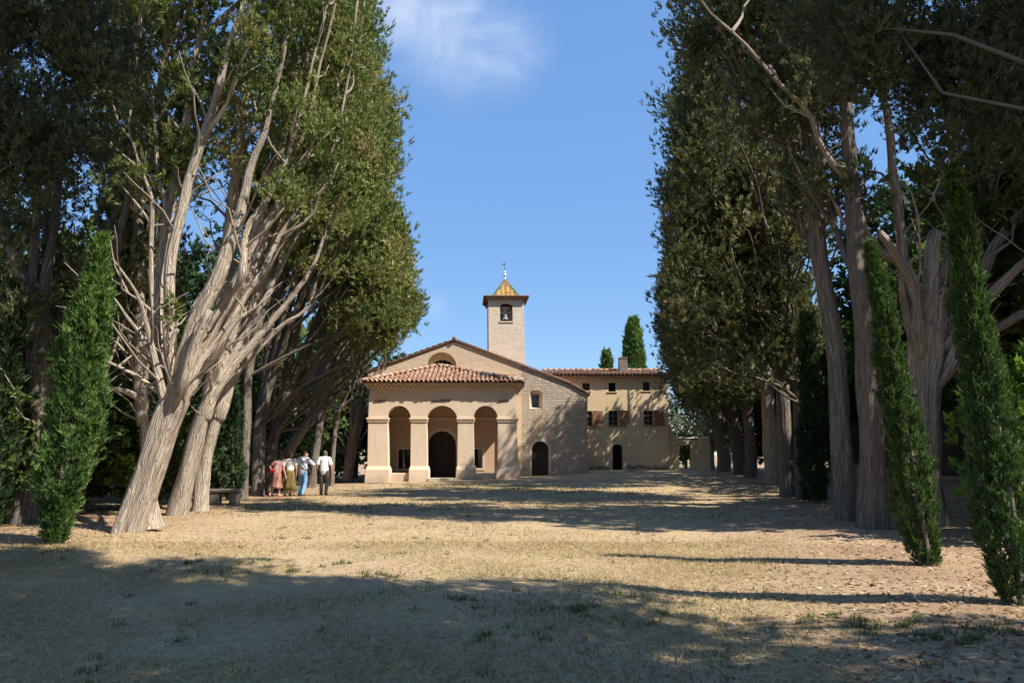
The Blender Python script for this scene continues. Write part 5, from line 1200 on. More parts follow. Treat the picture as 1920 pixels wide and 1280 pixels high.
young('slim young cypress leaning left before the thick pale trunk', (1738, 1068), (1632, 462), 9.4, 80, 502, 'young_mid', spind, 2600, 16, 0.085)
young('tall dark young cypress at the right border', (1905, 1160), (1786, 318), 6.9, 96, 503, 'young_mid', spind, 3000, 16, 0.075)
young('slim dark young cypress before the dappled trunk of the right row', (1526, 942), (1513, 600), 20.5, 42, 504, 'young_dark', lambda t: min(1, 0.8 + t) * max(0.02, 1 - t) ** 0.35, 1100, 13, 0.2)
young('slim dark young cypress behind the stone bench', (438, 930), (436, 700), 24.5, 34, 505, 'young_dark', spind, 700, 12, 0.2)
young('dark young cypress at the left border', (-10, 960), (30, 540), 15.5, 60, 506, 'young_dark', spind, 700, 12, 0.2)
def column(label, px, py0, py1, Y, w, seed, n):
    A = np.array(at(px, py0, Y)); B = np.array(at(px, py1, Y)); g_ = Hs(A[0], Y); A0 = np.array([A[0], Y, 0.3]); rg = np.random.default_rng(seed)
    root = empty('cypress_tree', A0, label, 'tree', 'cypresses behind the house'); tb = Tubes(); tb.add(catmull([A0, (A0 + B) / 2, B], 10), np.linspace(0.2, 0.03, 10), 8, 0.1, 1); put('trunk', tb.mesh('trunk'), M['bark_grey_shade'], root)
    lv = Leaves(seed); L = B[2] - A0[2]; t = rg.uniform(0.05, 1, n); a = rg.uniform(0, 6.28, n); rr = w / 2 / F * Y * np.array([min(1, 0.75 + 0.5 * x) * max(0.02, 1 - ((x - 0.45) / 0.55) ** 2.6 if x > 0.45 else 1) ** 0.5 for x in t]) * (0.75 + 0.25 * rg.uniform(0, 1, n)) * (1 + 0.1 * np.sin(3 * a + 14 * t))
    P = np.stack([A0[0] + np.cos(a) * rr, Y + np.sin(a) * rr, A0[2] + t * L], 1); D = np.stack([np.cos(a) * .4, np.sin(a) * .4, np.full(n, 1.0)], 1)
    lv.tufts(P, D, 0.42 * rg.uniform(0.7, 1.3, n), 10, 0.2, np.clip(rg.normal(0.55, 0.2, n), 0, 1), 0.6); put('crown', lv.mesh('crown'), M['young'], root)
column('tall narrow cypress rising behind the chimney', 1190, 697, 602, 60, 36, 61, 2600)
column('shorter cypress top showing over the house roof', 1138, 697, 664, 60, 20, 62, 1400)

# ---- background wood and shrubs
def broadleaf_proto(seed, h, w, mat, n, leaf, k=10, nt_=10, wide=0.34):
    rg = np.random.default_rng(seed); tb = Tubes(); stemtop = np.array([0.2, 0.1, h * 0.55])
    tb.add(catmull([(0, 0, -0.3), (0.1, 0.05, h * 0.25), stemtop], 10), np.linspace(0.22, 0.12, 10) * h / 9, 9, 0.1, seed)
    C = []
    for i in range(n):
        d = unit(rg.normal(0, 1, 3)); r = rg.uniform(0.3, 1) ** 0.4; c = np.array([0, 0, h * 0.57]) + d * r * np.array([w / 2, w / 2, h * 0.43]) * (1 + 0.2 * math.sin(5 * d[0] + 4 * d[2] + seed)); c[2] = max(0.5, c[2]); C.append(c)
        if i % 3 == 0:
            tb.add(catmull([stemtop * rg.uniform(0.5, 1), (stemtop + c) / 2 + rg.normal(0, 0.2, 3), c], 6), np.linspace(0.07, 0.015, 6) * h / 9, 5, 0, i)
    lv = Leaves(seed + 1); lv.clumps(C, rg.uniform(0.45, 0.9, n) * w / 6.5, nt_, k, leaf, wide, 0.25, None, 0.9, 1.0)
    return tb.mesh('trunk'), lv.mesh('crown'), mat
PRO = [broadleaf_proto(71, 9, 6.5, 'broad', 190, 0.34), broadleaf_proto(72, 11, 7, 'young_dark', 210, 0.36), broadleaf_proto(73, 8, 6, 'broad', 170, 0.32)]
OLV = broadleaf_proto(74, 5.5, 5.0, 'olive', 150, 0.22)
BUSH = [broadleaf_proto(75, 2.2, 3.0, 'bright', 120, 0.15, 10, 9, 0.4), broadleaf_proto(76, 3.0, 3.2, 'broad', 130, 0.17, 10, 9, 0.4)]
LVR = {}
def plant(name, label, group, pro, x, y, s, rz, mat=None, z=None, cat='tree'):
    root = empty(name, (x, y, (Hs(x, y) if abs(x) < 60 and y < 90 else 0) if z is None else z), label, cat, group); root.scale = (s[0], s[0], s[1]); root.rotation_euler = (0, 0, rz)
    o = link('trunk', pro[0], M['bark_grey_shade'], root)
    if mat:
        key = (pro[1].name, mat)
        if key not in LVR: LVR[key] = pro[1].copy(); LVR[key].materials.clear(); LVR[key].materials.append(M[mat])
        o = link('crown', LVR[key], M[mat], root)
    else: o = link('crown', pro[1], M[pro[2]], root)
rg = np.random.default_rng(9)
GL = 'leafy trees of the wood beyond the left row'; GR = 'leafy trees beyond the right boundary wall'
for i, (x, y, s) in enumerate([(-20.5, 15, 1.1), (-24, 19, 1.3), (-20, 23.5, 1.15), (-24.5, 28, 1.4), (-19.5, 31, 1.1), (-23, 36, 1.4), (-18.5, 39, 1.1), (-21, 45, 1.35), (-15.5, 49, 1.2), (-12, 53, 1.1), (-28, 24, 1.6), (-29, 40, 1.7), (-22, 55, 1.6), (-11, 60, 0.8), (-14.5, 62, 1.3), (-20, 64, 1.4)]):
    plant('leafy_tree', 'dark leafy tree in the wood beyond the left cypress row', GL, PRO[i % 3], x, y, (s * rg.uniform(.9, 1.1), s * rg.uniform(.9, 1.1)), rg.uniform(0, 6.28), 'young_dark' if i % 2 else 'broad')
for i, (x, y, s) in enumerate([(14.5, 16, 1.0), (17, 20, 1.2), (17, 25, 1.1), (19, 30, 1.2), (18.5, 35.5, 1.1), (19, 41, 1.15), (19, 47, 1.1), (22, 16, 1.5), (24, 25, 1.6), (25, 36, 1.6), (16.5, 7, 1.0), (22, 52, 1.3)]):
    plant('leafy_tree', 'dark leafy tree beyond the iron railing of the right wall', GR, PRO[(i + 1) % 3], x, y, (s, s * rg.uniform(.85, 1.05)), rg.uniform(0, 6.28), 'young_dark' if i % 2 else 'broad')
plant('leafy_tree', 'dark leafy tree at the right border, made tall to shade the paired trunks', None, PRO[1], 13.4, 12.7, (0.85, 1.35), 0.7, 'young_dark')  # placed and stretched upward so its shade falls on the paired trunks
plant('olive_tree', 'silvery olive tree behind the garden wall gateway', None, OLV, at(1283, 800, 56).x, 56, (0.95, 1.0), 0.5)
plant('leafy_tree', 'green tree behind the right end of the garden wall', None, PRO[0], 19.5, 62, (0.9, 0.75), 1.2, 'broad')
plant('shrub', 'dark shrub seen through the garden gateway', None, BUSH[1], at(1284, 860, 51.5).x, 51.5, (0.9, 0.8), 0.2, 'broad', None, 'shrub')
p_ = gp(22, 17.5); plant('shrub', 'bright green leafy shrub at the left border', None, BUSH[0], p_[0] - 0.3, 17.5, (1.0, 0.95), 0.3, None, None, 'shrub')
for i, (px, y, s, mt, lb) in enumerate([(150, 20, 1.2, 'broad', 'green shrub behind the dark foot of the young left cypress'), (235, 21, 1.3, 'broad', 'green shrub between the young cypress and the great leaning trunk'), (330, 23.5, 1.1, 'young_dark', 'dark shrub glimpsed between the two leaning trunks'), (408, 29, 1.0, 'broad', 'light green shrub left of the slim dark cypress by the bench'), (583, 47, 1.0, 'bright', 'bright green shrub glimpsed between the two men'), (-40, 16.5, 1.2, 'broad', 'green shrub cut off by the left border')]):
    q = gp(px, y); plant('shrub', lb, None, BUSH[i % 2], q[0], y, (s, s), i * 1.1, mt, None, 'shrub')
for i, (x, y, sc) in enumerate([(-14.6, 15.2, 1.0), (-16.2, 18.5, 1.3), (-14.0, 21.5, 1.1), (-15.8, 24.5, 1.4), (-14.6, 28.5, 1.2), (-15.8, 32.5, 1.4), (-14.8, 36.5, 1.3), (-17.5, 21.5, 1.5), (-18, 27, 1.6), (-13.4, 18.2, 0.9)]):
    plant('shrub', 'mid green shrub of the undergrowth behind the left row', 'undergrowth shrubs behind the left row', BUSH[i % 2], x, y, (sc, sc * 1.1), i * 1.7, ('broad', 'bright', 'young')[i % 3], None, 'shrub')
for i, (x, y, sc, lb) in enumerate([(12.2, 14.0, 1.1, 'dark shrub behind the railing right of the thick pale trunk'), (14.2, 20.5, 1.2, 'dark shrub behind the railing near the paired trunks'), (16.0, 26, 1.3, 'dark shrub behind the railing near the dappled trunk'), (17.0, 32, 1.3, 'dark shrub behind the far end of the railing'), (16.5, 38.5, 1.3, 'dark shrub behind the palest trunk'), (16.2, 44, 1.4, 'dark shrub right of the garden wall'), (-11.6, 44.5, 1.2, 'dark shrub against the left flank of the chapel'), (-13.2, 40, 1.2, 'dark shrub behind the last left cypresses'), (-13.0, 33.5, 1.1, 'dark shrub behind the walking visitors'), (-12.6, 28.5, 1.0, 'dark shrub behind the bench and the slim dark cypress')]):
    plant('shrub', lb, None, BUSH[i % 2], x, y, (sc, sc), i * 0.9, 'young_dark' if i % 2 else 'broad', None, 'shrub')
# yellow-green bush leaning over the right wall
q = at(1905, 700, 11.5); plant('shrub', 'yellow green leafy bush above the wall at the right border', None, BUSH[0], q.x + 0.6, 11.8, (0.9, 1.45), 2.0, 'bright', None, 'shrub')

# ================================================================== WALL, RAILING, BENCH
w0 = np.array([9.15, 11.0]); w1_ = np.array([15.6, 34.0]); wd = (w1_ - w0) / np.linalg.norm(w1_ - w0); wn_ = np.array([wd[1], -wd[0]]); WL = np.linalg.norm(w1_ - w0)
bw = empty('boundary_wall', (w0[0], w0[1], 0), 'low weathered stone wall behind the right row of trunks', 'wall')
nseg = 40; top = []; rg = np.random.default_rng(31)
mb = MB(); rows = []
for i in range(nseg + 1):
    p = w0 + wd * WL * i / nseg; g_ = Hs(p[0], p[1]); h = 0.78 + rg.normal(0, 0.012); rows.append([(p[0], p[1], g_ - 0.4), (p[0] - wn_[0] * -0.0, p[1], g_ + h), (p[0] + wn_[0] * 0.42, p[1] + wn_[1] * 0.42, g_ + h), (p[0] + wn_[0] * 0.42, p[1] + wn_[1] * 0.42, g_ - 0.4)])
vs = [v for r_ in rows for v in r_]; fs = [(4*i+j, 4*i+j+1, 4*(i+1)+j+1, 4*(i+1)+j) for i in range(nseg) for j in range(3)] + [(0,1,2,3), (4*nseg, 4*nseg+3, 4*nseg+2, 4*nseg+1)]
mb.add(vs, fs); mb.build('wall_body', M['wall_stone'], bw)
for i in range(26):
    t0 = WL * i / 26 + 0.01; t1 = WL * (i + 1) / 26 - 0.01; p = w0 + wd * t0; q = w0 + wd * t1; z = Hs(*p) + 0.83 + rg.normal(0, 0.01)
    mb = MB(); o = wn_ * 0.21; mb.beam((p[0] + o[0], p[1] + o[1], z), (q[0] + o[0], q[1] + o[1], Hs(*q) + 0.83), 0.52, 0.09); mb.build('coping_stone', M['wall_stone'], bw, bevel=0.015)
rl = empty('iron_railing', (w0[0], w0[1], 0), 'dark iron railing standing on the low boundary wall', 'fence')
mb = MB(); bars = MB(); L_ = 0.0
for zz in (1.05, 2.35):
    for i in range(12):
        p = w0 + wd * WL * i / 12 + wn_ * 0.21; q = w0 + wd * WL * (i + 1) / 12 + wn_ * 0.21; mb.beam((p[0], p[1], Hs(*p) + zz), (q[0], q[1], Hs(*q) + zz), 0.03, 0.04)
mb.build('rails', M['iron'], rl)
while L_ < WL:
    p = w0 + wd * L_ + wn_ * 0.21; g_ = Hs(*p); bars.beam((p[0], p[1], g_ + 0.87), (p[0], p[1], g_ + 2.5), 0.022, 0.022, (1, 0, 0)); bars.beam((p[0], p[1], g_ + 2.5), (p[0], p[1], g_ + 2.62), 0.012, 0.012, (1, 0, 0)); L_ += 0.14
bars.build('bars', M['iron'], rl, kind='stuff')
for i in range(10):
    p = w0 + wd * WL * (i + 0.3) / 10 + wn_ * 0.21; mb = MB(); mb.box(p[0] - 0.035, p[0] + 0.035, p[1] - 0.035, p[1] + 0.035, Hs(*p) + 0.87, Hs(*p) + 2.7); mb.lathe((p[0], p[1], Hs(*p) + 2.7), [(0.0, 0), (0.05, 0.03), (0.05, 0.07), (0, 0.12)], 8); mb.build('post', M['iron'], rl)
bn = empty('stone_bench', gp(420, 22.3), 'dark weathered stone bench between the leaning trunks on the left', 'bench')
q = gp(420, 22.3)
mb = MB(); mb.box(-0.55, 0.55, -0.2, 0.2, 0.38, 0.47); o = link('seat', mb.mesh('seat', True, 0.015), M['concrete'], bn)
for sx_ in (-0.3, 0.38):
    mb = MB(); w_ = 0.22 if sx_ < 0 else 0.12; mb.box(sx_ - w_, sx_ + w_, -0.16, 0.16, -0.1, 0.378); link('support', mb.mesh('support', True, 0.012), M['concrete'], bn)

# ================================================================== PEOPLE
def remeshed(name, prims, vox, mat, parent, dec=0.5, smooth=4):
    """prims: ('c', p, r0, q, r1) capsules, ('e', centre, (rx, ry, rz)) ellipsoids -> one continuous skin"""
    bm = bmesh.new()
    for p in prims:
        if p[0] == 'e':
            m_ = bmesh.ops.create_icosphere(bm, subdivisions=3, radius=1.0)['verts']
            rot = p[3] if len(p) > 3 else Matrix.Identity(3)
            for v in m_: v.co = Vector(p[1]) + rot @ Vector((v.co.x * p[2][0], v.co.y * p[2][1], v.co.z * p[2][2]))
        else:
            _, a_, r0, b_, r1 = p[:5]; a_ = Vector(a_); b_ = Vector(b_); sq = p[5] if len(p) > 5 else 1.0
            ax = (b_ - a_); L = ax.length; ax.normalize(); sd = ax.cross(Vector((0, 1, 0)))
            if sd.length < 1e-3: sd = Vector((1, 0, 0))
            sd.normalize(); up = sd.cross(ax); ring = []
            n = 12; prof = [(-r0 * 0.95, 0.3 * r0), (-r0 * 0.6, 0.8 * r0), (0, r0), (L * 0.5, (r0 + r1) / 2), (L, r1), (L + r1 * 0.6, 0.8 * r1), (L + r1 * 0.95, 0.3 * r1)]
            for t, r_ in prof: ring.append([bm.verts.new(a_ + ax * t + (sd * math.cos(2 * math.pi * k / n) + up * math.sin(2 * math.pi * k / n) * sq) * r_) for k in range(n)])
            for i in range(len(ring) - 1):
                for k in range(n): bm.faces.new((ring[i][k], ring[i][(k+1) % n], ring[i+1][(k+1) % n], ring[i+1][k]))
            bm.faces.new(list(reversed(ring[0]))); bm.faces.new(ring[-1])
    bmesh.ops.recalc_face_normals(bm, faces=bm.faces)
    me = bpy.data.meshes.new(name); bm.to_mesh(me); bm.free()
    o = bpy.data.objects.new(name, me); COL.objects.link(o)
    md = o.modifiers.new('r', 'REMESH'); md.mode = 'VOXEL'; md.voxel_size = vox; md.use_smooth_shade = True
    if smooth: m2 = o.modifiers.new('s', 'SMOOTH'); m2.iterations = smooth; m2.factor = 0.5
    if dec < 1: m3 = o.modifiers.new('d', 'DECIMATE'); m3.ratio = dec
    dg = bpy.context.evaluated_depsgraph_get(); me2 = bpy.data.meshes.new_from_object(o.evaluated_get(dg)); me2.name = name
    bpy.data.objects.remove(o); bpy.data.meshes.remove(me)
    me2.polygons.foreach_set('use_smooth', [True] * len(me2.polygons)); me2.materials.clear()
    return link(name, me2, mat, parent)
def skinmat(name, c, rough=0.6):
    m, nt, b = new_mat(name); b.inputs['Base Color'].default_value = (*c, 1); b.inputs['Roughness'].default_value = rough; return m
def clothmat(name, c1, c2=None, scale=6.0, st=(1, 1, 0.25)):
    m, nt, b = new_mat(name); p = nt.nodes.new('ShaderNodeTexCoord').outputs['Object']
    c = mix(nt, mapr(nt, noise(nt, mapping(nt, p, st), scale, 3), 0.42, 0.58), c1, c2 or tuple(0.85 * x for x in c1)); nt.links.new(c, b.inputs['Base Color'])
    bump(nt, b, noise(nt, mapping(nt, p, (1, 1, 0.5)), 9, 3), 0.5, 0.03); return m
SK = skinmat('skin', (0.52, 0.30, 0.20)); HD_ = skinmat('dark_hair', (0.035, 0.022, 0.016), 0.5); HR = skinmat('red_brown_hair', (0.10, 0.035, 0.02), 0.5); HG = skinmat('greying_hair', (0.10, 0.085, 0.075), 0.6)

def person(label, px, py, Y, h, heading, pose, clothes):
    """figure built facing +Y (away from the viewer), then turned by heading (degrees, positive to the left)"""
    p = at(px, py, Y); g_ = Hs(p.x, Y)
    root = empty('person', (p.x, Y, g_), label, 'person', 'visitors walking up to the chapel'); root.rotation_euler = (0, 0, R(heading)); s = h / 1.75; root.scale = (s, s, s)
    J = dict(hl=(-0.10, 0, 0.92), hr=(0.10, 0, 0.92), pel=(0, 0, 0.98), ch=(0, 0.02, 1.30), nk=(0, 0.0, 1.47), hd=(0, 0.02, 1.60), sl=(-0.185, 0, 1.40), sr=(0.185, 0, 1.40),
             kl=(-0.11, 0.02, 0.50), kr=(0.11, 0.02, 0.50), al=(-0.11, 0, 0.09), ar=(0.11, 0, 0.09), el=(-0.25, -0.02, 1.12), er=(0.25, -0.02, 1.12), wl=(-0.26, 0.06, 0.87), wr=(0.26, 0.06, 0.87))
    J.update(pose); V = {k: Vector(v) for k, v in J.items()}
    pr = []
    # torso and head
    pr += [('e', V['pel'], (0.165, 0.115, 0.13)), ('c', V['pel'], 0.125, V['ch'], 0.14, 0.75), ('e', V['ch'] + Vector((0, 0, 0.02)), (0.175, 0.115, 0.16)), ('c', V['ch'] + Vector((0, 0, 0.1)), 0.08, V['nk'], 0.055), ('c', V['nk'], 0.055, V['hd'] - Vector((0, 0, 0.04)), 0.055), ('c', V['sl'], 0.062, V['ch'] + Vector((0, 0, 0.12)), 0.075), ('c', V['sr'], 0.062, V['ch'] + Vector((0, 0, 0.12)), 0.075)]
    fd = Vector(pose.get('face', (0, 1, 0))).normalized(); sdv = fd.cross(Vector((0, 0, 1))).normalized(); hd = V['hd']
    rot = Matrix((sdv, fd, Vector((0, 0, 1)))).transposed()
    pr += [('e', hd, (0.077, 0.095, 0.115), rot), ('e', hd + fd * 0.03 - Vector((0, 0, 0.06)), (0.055, 0.062, 0.065), rot), ('c', hd + fd * 0.09, 0.014, hd + fd * 0.107 - Vector((0, 0, 0.03)), 0.018)]
    for sg in (-1, 1):
        pr.append(('e', hd + sdv * sg * 0.079 - Vector((0, 0, 0.01)) - fd * 0.005, (0.012, 0.022, 0.032), rot)); pr.append(('e', hd + fd * 0.085 + sdv * sg * 0.032 + Vector((0, 0, 0.012)), (0.014, 0.012, 0.009), rot))
    pr.append(('c', hd + fd * 0.088 - sdv * 0.02 - Vector((0, 0, 0.055)), 0.008, hd + fd * 0.088 + sdv * 0.02 - Vector((0, 0, 0.055)), 0.008))
    for a_ in 'lr':
        pr += [('c', V['s' + a_], 0.055, V['e' + a_], 0.042), ('c', V['e' + a_], 0.042, V['w' + a_], 0.028), ('c', V['h' + a_], 0.088, V['k' + a_], 0.058), ('c', V['k' + a_], 0.058, V['a' + a_], 0.038)]
        ft = V.get('f' + a_, V['a' + a_] + Vector((0.01 if a_ == 'r' else -0.01, 0.15, -0.055)))
        pr += [('c', V['a' + a_] + Vector((0, -0.025, -0.03)), 0.04, ft, 0.028)]
        # hand: palm, four fingers slightly curled, thumb from the side of the palm
        w_ = V['w' + a_]; hdir = V.get('hand' + a_, (w_ - V['e' + a_]).normalized()); hdir = Vector(hdir).normalized(); inn = Vector((1 if a_ == 'l' else -1, 0, 0)); acr = hdir.cross(inn)
        acr = acr.normalized() if acr.length > 0.1 else Vector((0, 1, 0)); nrm = acr.cross(hdir).normalized()
        if nrm.dot(inn) < 0: nrm = -nrm
        fwd = acr if acr.y > 0 else -acr
        pc = w_ + hdir * 0.05; pr += [('c', w_ + fwd * 0.014, 0.022, pc + hdir * 0.03 + fwd * 0.020, 0.018), ('c', w_ - fwd * 0.010, 0.022, pc + hdir * 0.03 - fwd * 0.018, 0.018)]
        for k, (off, ln) in enumerate(((0.033, 0.068), (0.011, 0.078), (-0.011, 0.072), (-0.032, 0.056))):
            f0 = pc + hdir * 0.035 + fwd * off; f1 = f0 + hdir * ln * 0.55 + nrm * 0.006; f2 = f1 + hdir * ln * 0.4 + nrm * 0.022; pr += [('c', f0, 0.0095, f1, 0.009), ('c', f1, 0.009, f2, 0.0075)]
        t0 = w_ + hdir * 0.025 + fwd * 0.025; t1 = t0 + hdir * 0.035 + fwd * 0.026 + nrm * 0.012; pr += [('c', t0, 0.012, t1, 0.010), ('c', t1, 0.010, t1 + hdir * 0.03 + fwd * 0.004, 0.008)]
    remeshed('body', pr, 0.0075, SK, root, 0.12, 2)
    # hair
    hm = clothes['hair']; hp = [('e', hd - fd * 0.018 + Vector((0, 0, 0.022)), (0.087, 0.098, 0.112), rot), ('e', hd - fd * 0.05 - Vector((0, 0, 0.02)), (0.075, 0.06, 0.085), rot)]
    if clothes.get('long'): hp += [('e', hd - fd * 0.03 - Vector((0, 0, 0.05)), (0.092, 0.075, 0.10), rot)]
    remeshed('hair', hp, 0.011, hm, root, 0.6, 2)
    # top
    tk = 0.024
    tp = [('c', V['pel'] + Vector((0, 0, 0.1)), 0.17, V['ch'], 0.185, 0.76), ('c', V['pel'] + Vector((0, 0, clothes.get('hem', 0.0))), clothes.get('hemr', 0.165), V['ch'], 0.178, 0.78), ('e', V['ch'] + Vector((0, 0, 0.02)), (0.20, 0.14, 0.175)), ('c', V['sl'] + Vector((0.01, 0, 0.005)), 0.078, V['ch'] + Vector((0, 0, 0.11)), 0.095), ('c', V['sr'] + Vector((-0.01, 0, 0.005)), 0.078, V['ch'] + Vector((0, 0, 0.11)), 0.095), ('c', V['nk'] - Vector((0, 0, 0.05)), 0.075, V['nk'] - Vector((0, 0, 0.005)), 0.062)]
    sl_ = clothes.get('sleeve', 0.7)
    for a_ in 'lr':
        e_ = V['s' + a_].lerp(V['e' + a_], min(sl_, 1.0)); tp.append(('c', V['s' + a_], 0.078, e_, 0.066 + 0.012 * (sl_ < 1)))
        if sl_ > 1: tp.append(('c', V['e' + a_], 0.062, V['e' + a_].lerp(V['w' + a_], sl_ - 1), 0.052))
    remeshed('shirt', tp, 0.013, clothes['top'], root, 0.4, 3)
    # legs
    if 'trousers' in clothes:
        q = [('e', V['pel'] + Vector((0, 0, -0.02)), (0.175, 0.13, 0.14))]
        for a_ in 'lr': q += [('c', V['h' + a_], 0.108, V['k' + a_], 0.082), ('c', V['k' + a_], 0.08, V['a' + a_] + Vector((0, 0, 0.0)), 0.066)]
        remeshed('trousers', q, 0.012, clothes['trousers'], root, 0.5, 2)
    if 'skirt' in clothes:
        mb = MB(); n = 40; zz = [(1.04, 0.145), (0.95, 0.185), (0.8, 0.20), (0.6, 0.215), (0.42, 0.24), (clothes['skirt_z'], 0.27)]; vs = []; sw_ = clothes.get('sway', 0.0)
        for i, (z_, r_) in enumerate(zz):
            for k in range(n):
                a_ = 2 * math.pi * k / n; f_ = 1 + (0.02 + 0.055 * i / 5) * (math.sin(7 * a_ + 0.6 * i) + 0.5 * math.sin(12 * a_ + 1.3)); vs.append((V['pel'].x * (z_ / 1.0) + math.cos(a_) * r_ * f_ + sw_ * (1 - z_) ** 2, V['pel'].y + math.sin(a_) * r_ * 0.8 * f_, z_ + (0.02 * math.sin(3 * a_) if i == 5 else 0)))
        mb.add(vs, [(i*n+k, i*n+(k+1) % n, (i+1)*n+(k+1) % n, (i+1)*n+k) for i in range(5) for k in range(n)]); o = link('skirt', mb.mesh('skirt'), clothes['skirt'], root); o.data.polygons.foreach_set('use_smooth', [True] * len(o.data.polygons)); sd2 = o.modifiers.new('t', 'SOLIDIFY'); sd2.thickness = 0.008
    for a_ in 'lr':
        ft = V.get('f' + a_, V['a' + a_] + Vector((0.01 if a_ == 'r' else -0.01, 0.15, -0.055)))
        remeshed('shoe', [('c', V['a' + a_] + Vector((0, -0.035, -0.042)), 0.043, ft + Vector((0, 0.02, -0.004)), 0.036), ('c', V['a' + a_] + Vector((0, -0.02, -0.01)), 0.045, V['a' + a_] + Vector((0, 0, 0.0)), 0.043)] if not clothes.get('sandal') else [('c', V['a' + a_] + Vector((0, -0.04, -0.062)), 0.034, ft + Vector((0, 0.02, -0.02)), 0.032)], 0.012, clothes['shoe'], root, 0.6, 1)
    return root, V

W = {'white': clothmat('white_cotton', (0.88, 0.88, 0.88), (0.84, 0.85, 0.86)), 'grey': clothmat('grey_cloth', (0.13, 0.115, 0.115)), 'jeans': clothmat('blue_denim', (0.14, 0.29, 0.56), (0.19, 0.36, 0.63)),
     'pale': clothmat('pale_blue_shirt', (0.52, 0.55, 0.68), (0.60, 0.63, 0.74)), 'olive': clothmat('olive_skirt', (0.20, 0.155, 0.055), (0.13, 0.10, 0.035), 7, (1, 1, 0.12)), 'redp': clothmat('red_pattern', (0.27, 0.075, 0.07), (0.34, 0.20, 0.16), 9),
     'pinkgrey': clothmat('red_grey_top', (0.45, 0.38, 0.33), (0.40, 0.15, 0.14), 4), 'black': skinmat('black_leather', (0.02, 0.018, 0.016)), 'redl': skinmat('red_leather', (0.45, 0.03, 0.035), 0.4), 'brown': skinmat('brown_leather', (0.06, 0.04, 0.03))}
YPP = 27.0
person('man in a white short sleeved shirt and grey trousers walking to the portico', 606, 922, 27.6, 1.79, -2, dict(kr=(0.12, 0.06, 0.50), ar=(0.11, -0.04, 0.10), kl=(-0.10, 0.05, 0.5), al=(-0.12, 0.12, 0.09), el=(-0.28, -0.03, 1.14), er=(0.28, -0.03, 1.14), wl=(-0.30, 0.06, 0.89), wr=(0.29, 0.07, 0.89), hd=(0, 0.05, 1.59)), dict(hair=HG, top=W['white'], trousers=W['grey'], shoe=W['brown'], sleeve=0.72, hem=-0.03, hemr=0.187))
root, V = person('man in a pale blue shirt and jeans with a dark shoulder strap', 566, 928, 27.0, 1.76, -14, dict(hd=(0.02, 0.06, 1.59), face=(0.75, 0.65, -0.1), er=(0.40, 0.05, 1.20), wr=(0.22, 0.22, 1.10), el=(-0.27, -0.02, 1.12), wl=(-0.24, 0.10, 0.90), kl=(-0.09, 0.06, 0.5), al=(-0.12, 0.0, 0.09), kr=(0.10, 0.02, 0.5), ar=(0.07, -0.10, 0.10), ch=(0.01, 0.03, 1.30)), dict(hair=HD_, top=W['pale'], trousers=W['jeans'], shoe=W['brown'], sleeve=1.15, hem=-0.03, hemr=0.187))
tb = Tubes(); P = catmull([(-0.12, -0.06, 1.50), (-0.05, -0.15, 1.42), (0.07, -0.16, 1.25), (0.17, -0.13, 1.08), (0.22, -0.02, 0.98)], 16); tb.add(P, np.full(16, 0.017), 6); o = link('shoulder_strap', tb.mesh('shoulder_strap'), W['black'], root)
bgm = MB(); bgm.frustum((0.20, 0.29, -0.04, 0.22), (0.21, 0.28, -0.02, 0.2), 0.86, 1.08); link('shoulder_bag', bgm.mesh('shoulder_bag', True, 0.02), W['black'], root)
person('woman in a white top and long olive skirt between her companions', 541, 928, 26.8, 1.66, 6, dict(hd=(0.0, 0.03, 1.60), face=(-0.2, 1, -0.1), el=(-0.24, 0.0, 1.12), wl=(-0.22, 0.10, 0.88), er=(0.25, 0.0, 1.12), wr=(0.24, 0.10, 0.88), al=(-0.12, -0.1, 0.09), ar=(0.04, 0.02, 0.09)), dict(hair=HR, top=W['white'], skirt=W['olive'], skirt_z=0.22, sway=0.10, shoe=W['black'], sleeve=0.45, hem=0.06, hemr=0.15))
root, V = person('stooping woman in a red patterned skirt with a red shoulder bag', 517, 931, 26.4, 1.62, -18, dict(hd=(0.06, 0.20, 1.52), nk=(0.03, 0.12, 1.42), ch=(0.02, 0.08, 1.27), sl=(-0.15, 0.06, 1.36), sr=(0.19, 0.10, 1.36), face=(0.4, 1, -0.25), el=(-0.34, -0.02, 1.20), wl=(-0.20, -0.04, 1.02), er=(0.24, 0.10, 1.08), wr=(0.27, 0.20, 0.84), al=(-0.16, -0.16, 0.12), kl=(-0.11, 0.0, 0.5), ar=(0.10, 0.08, 0.09)), dict(hair=HD_, top=W['pinkgrey'], skirt=W['redp'], skirt_z=0.36, sway=0.02, shoe=W['redl'], sandal=True, sleeve=0.5, hem=0.0, hemr=0.165))
remeshed('shoulder_bag', [('e', (-0.17, -0.10, 1.03), (0.15, 0.07, 0.10)), ('c', (-0.27, -0.10, 0.98), 0.06, (-0.06, -0.10, 1.06), 0.06)], 0.012, W['redl'], root, 0.6, 2)
tb = Tubes(); tb.add(catmull([(-0.10, -0.10, 1.08), (-0.08, -0.12, 1.28), (-0.06, -0.02, 1.44)], 10), np.full(10, 0.013), 6); link('bag_strap', tb.mesh('bag_strap'), W['redl'], root)

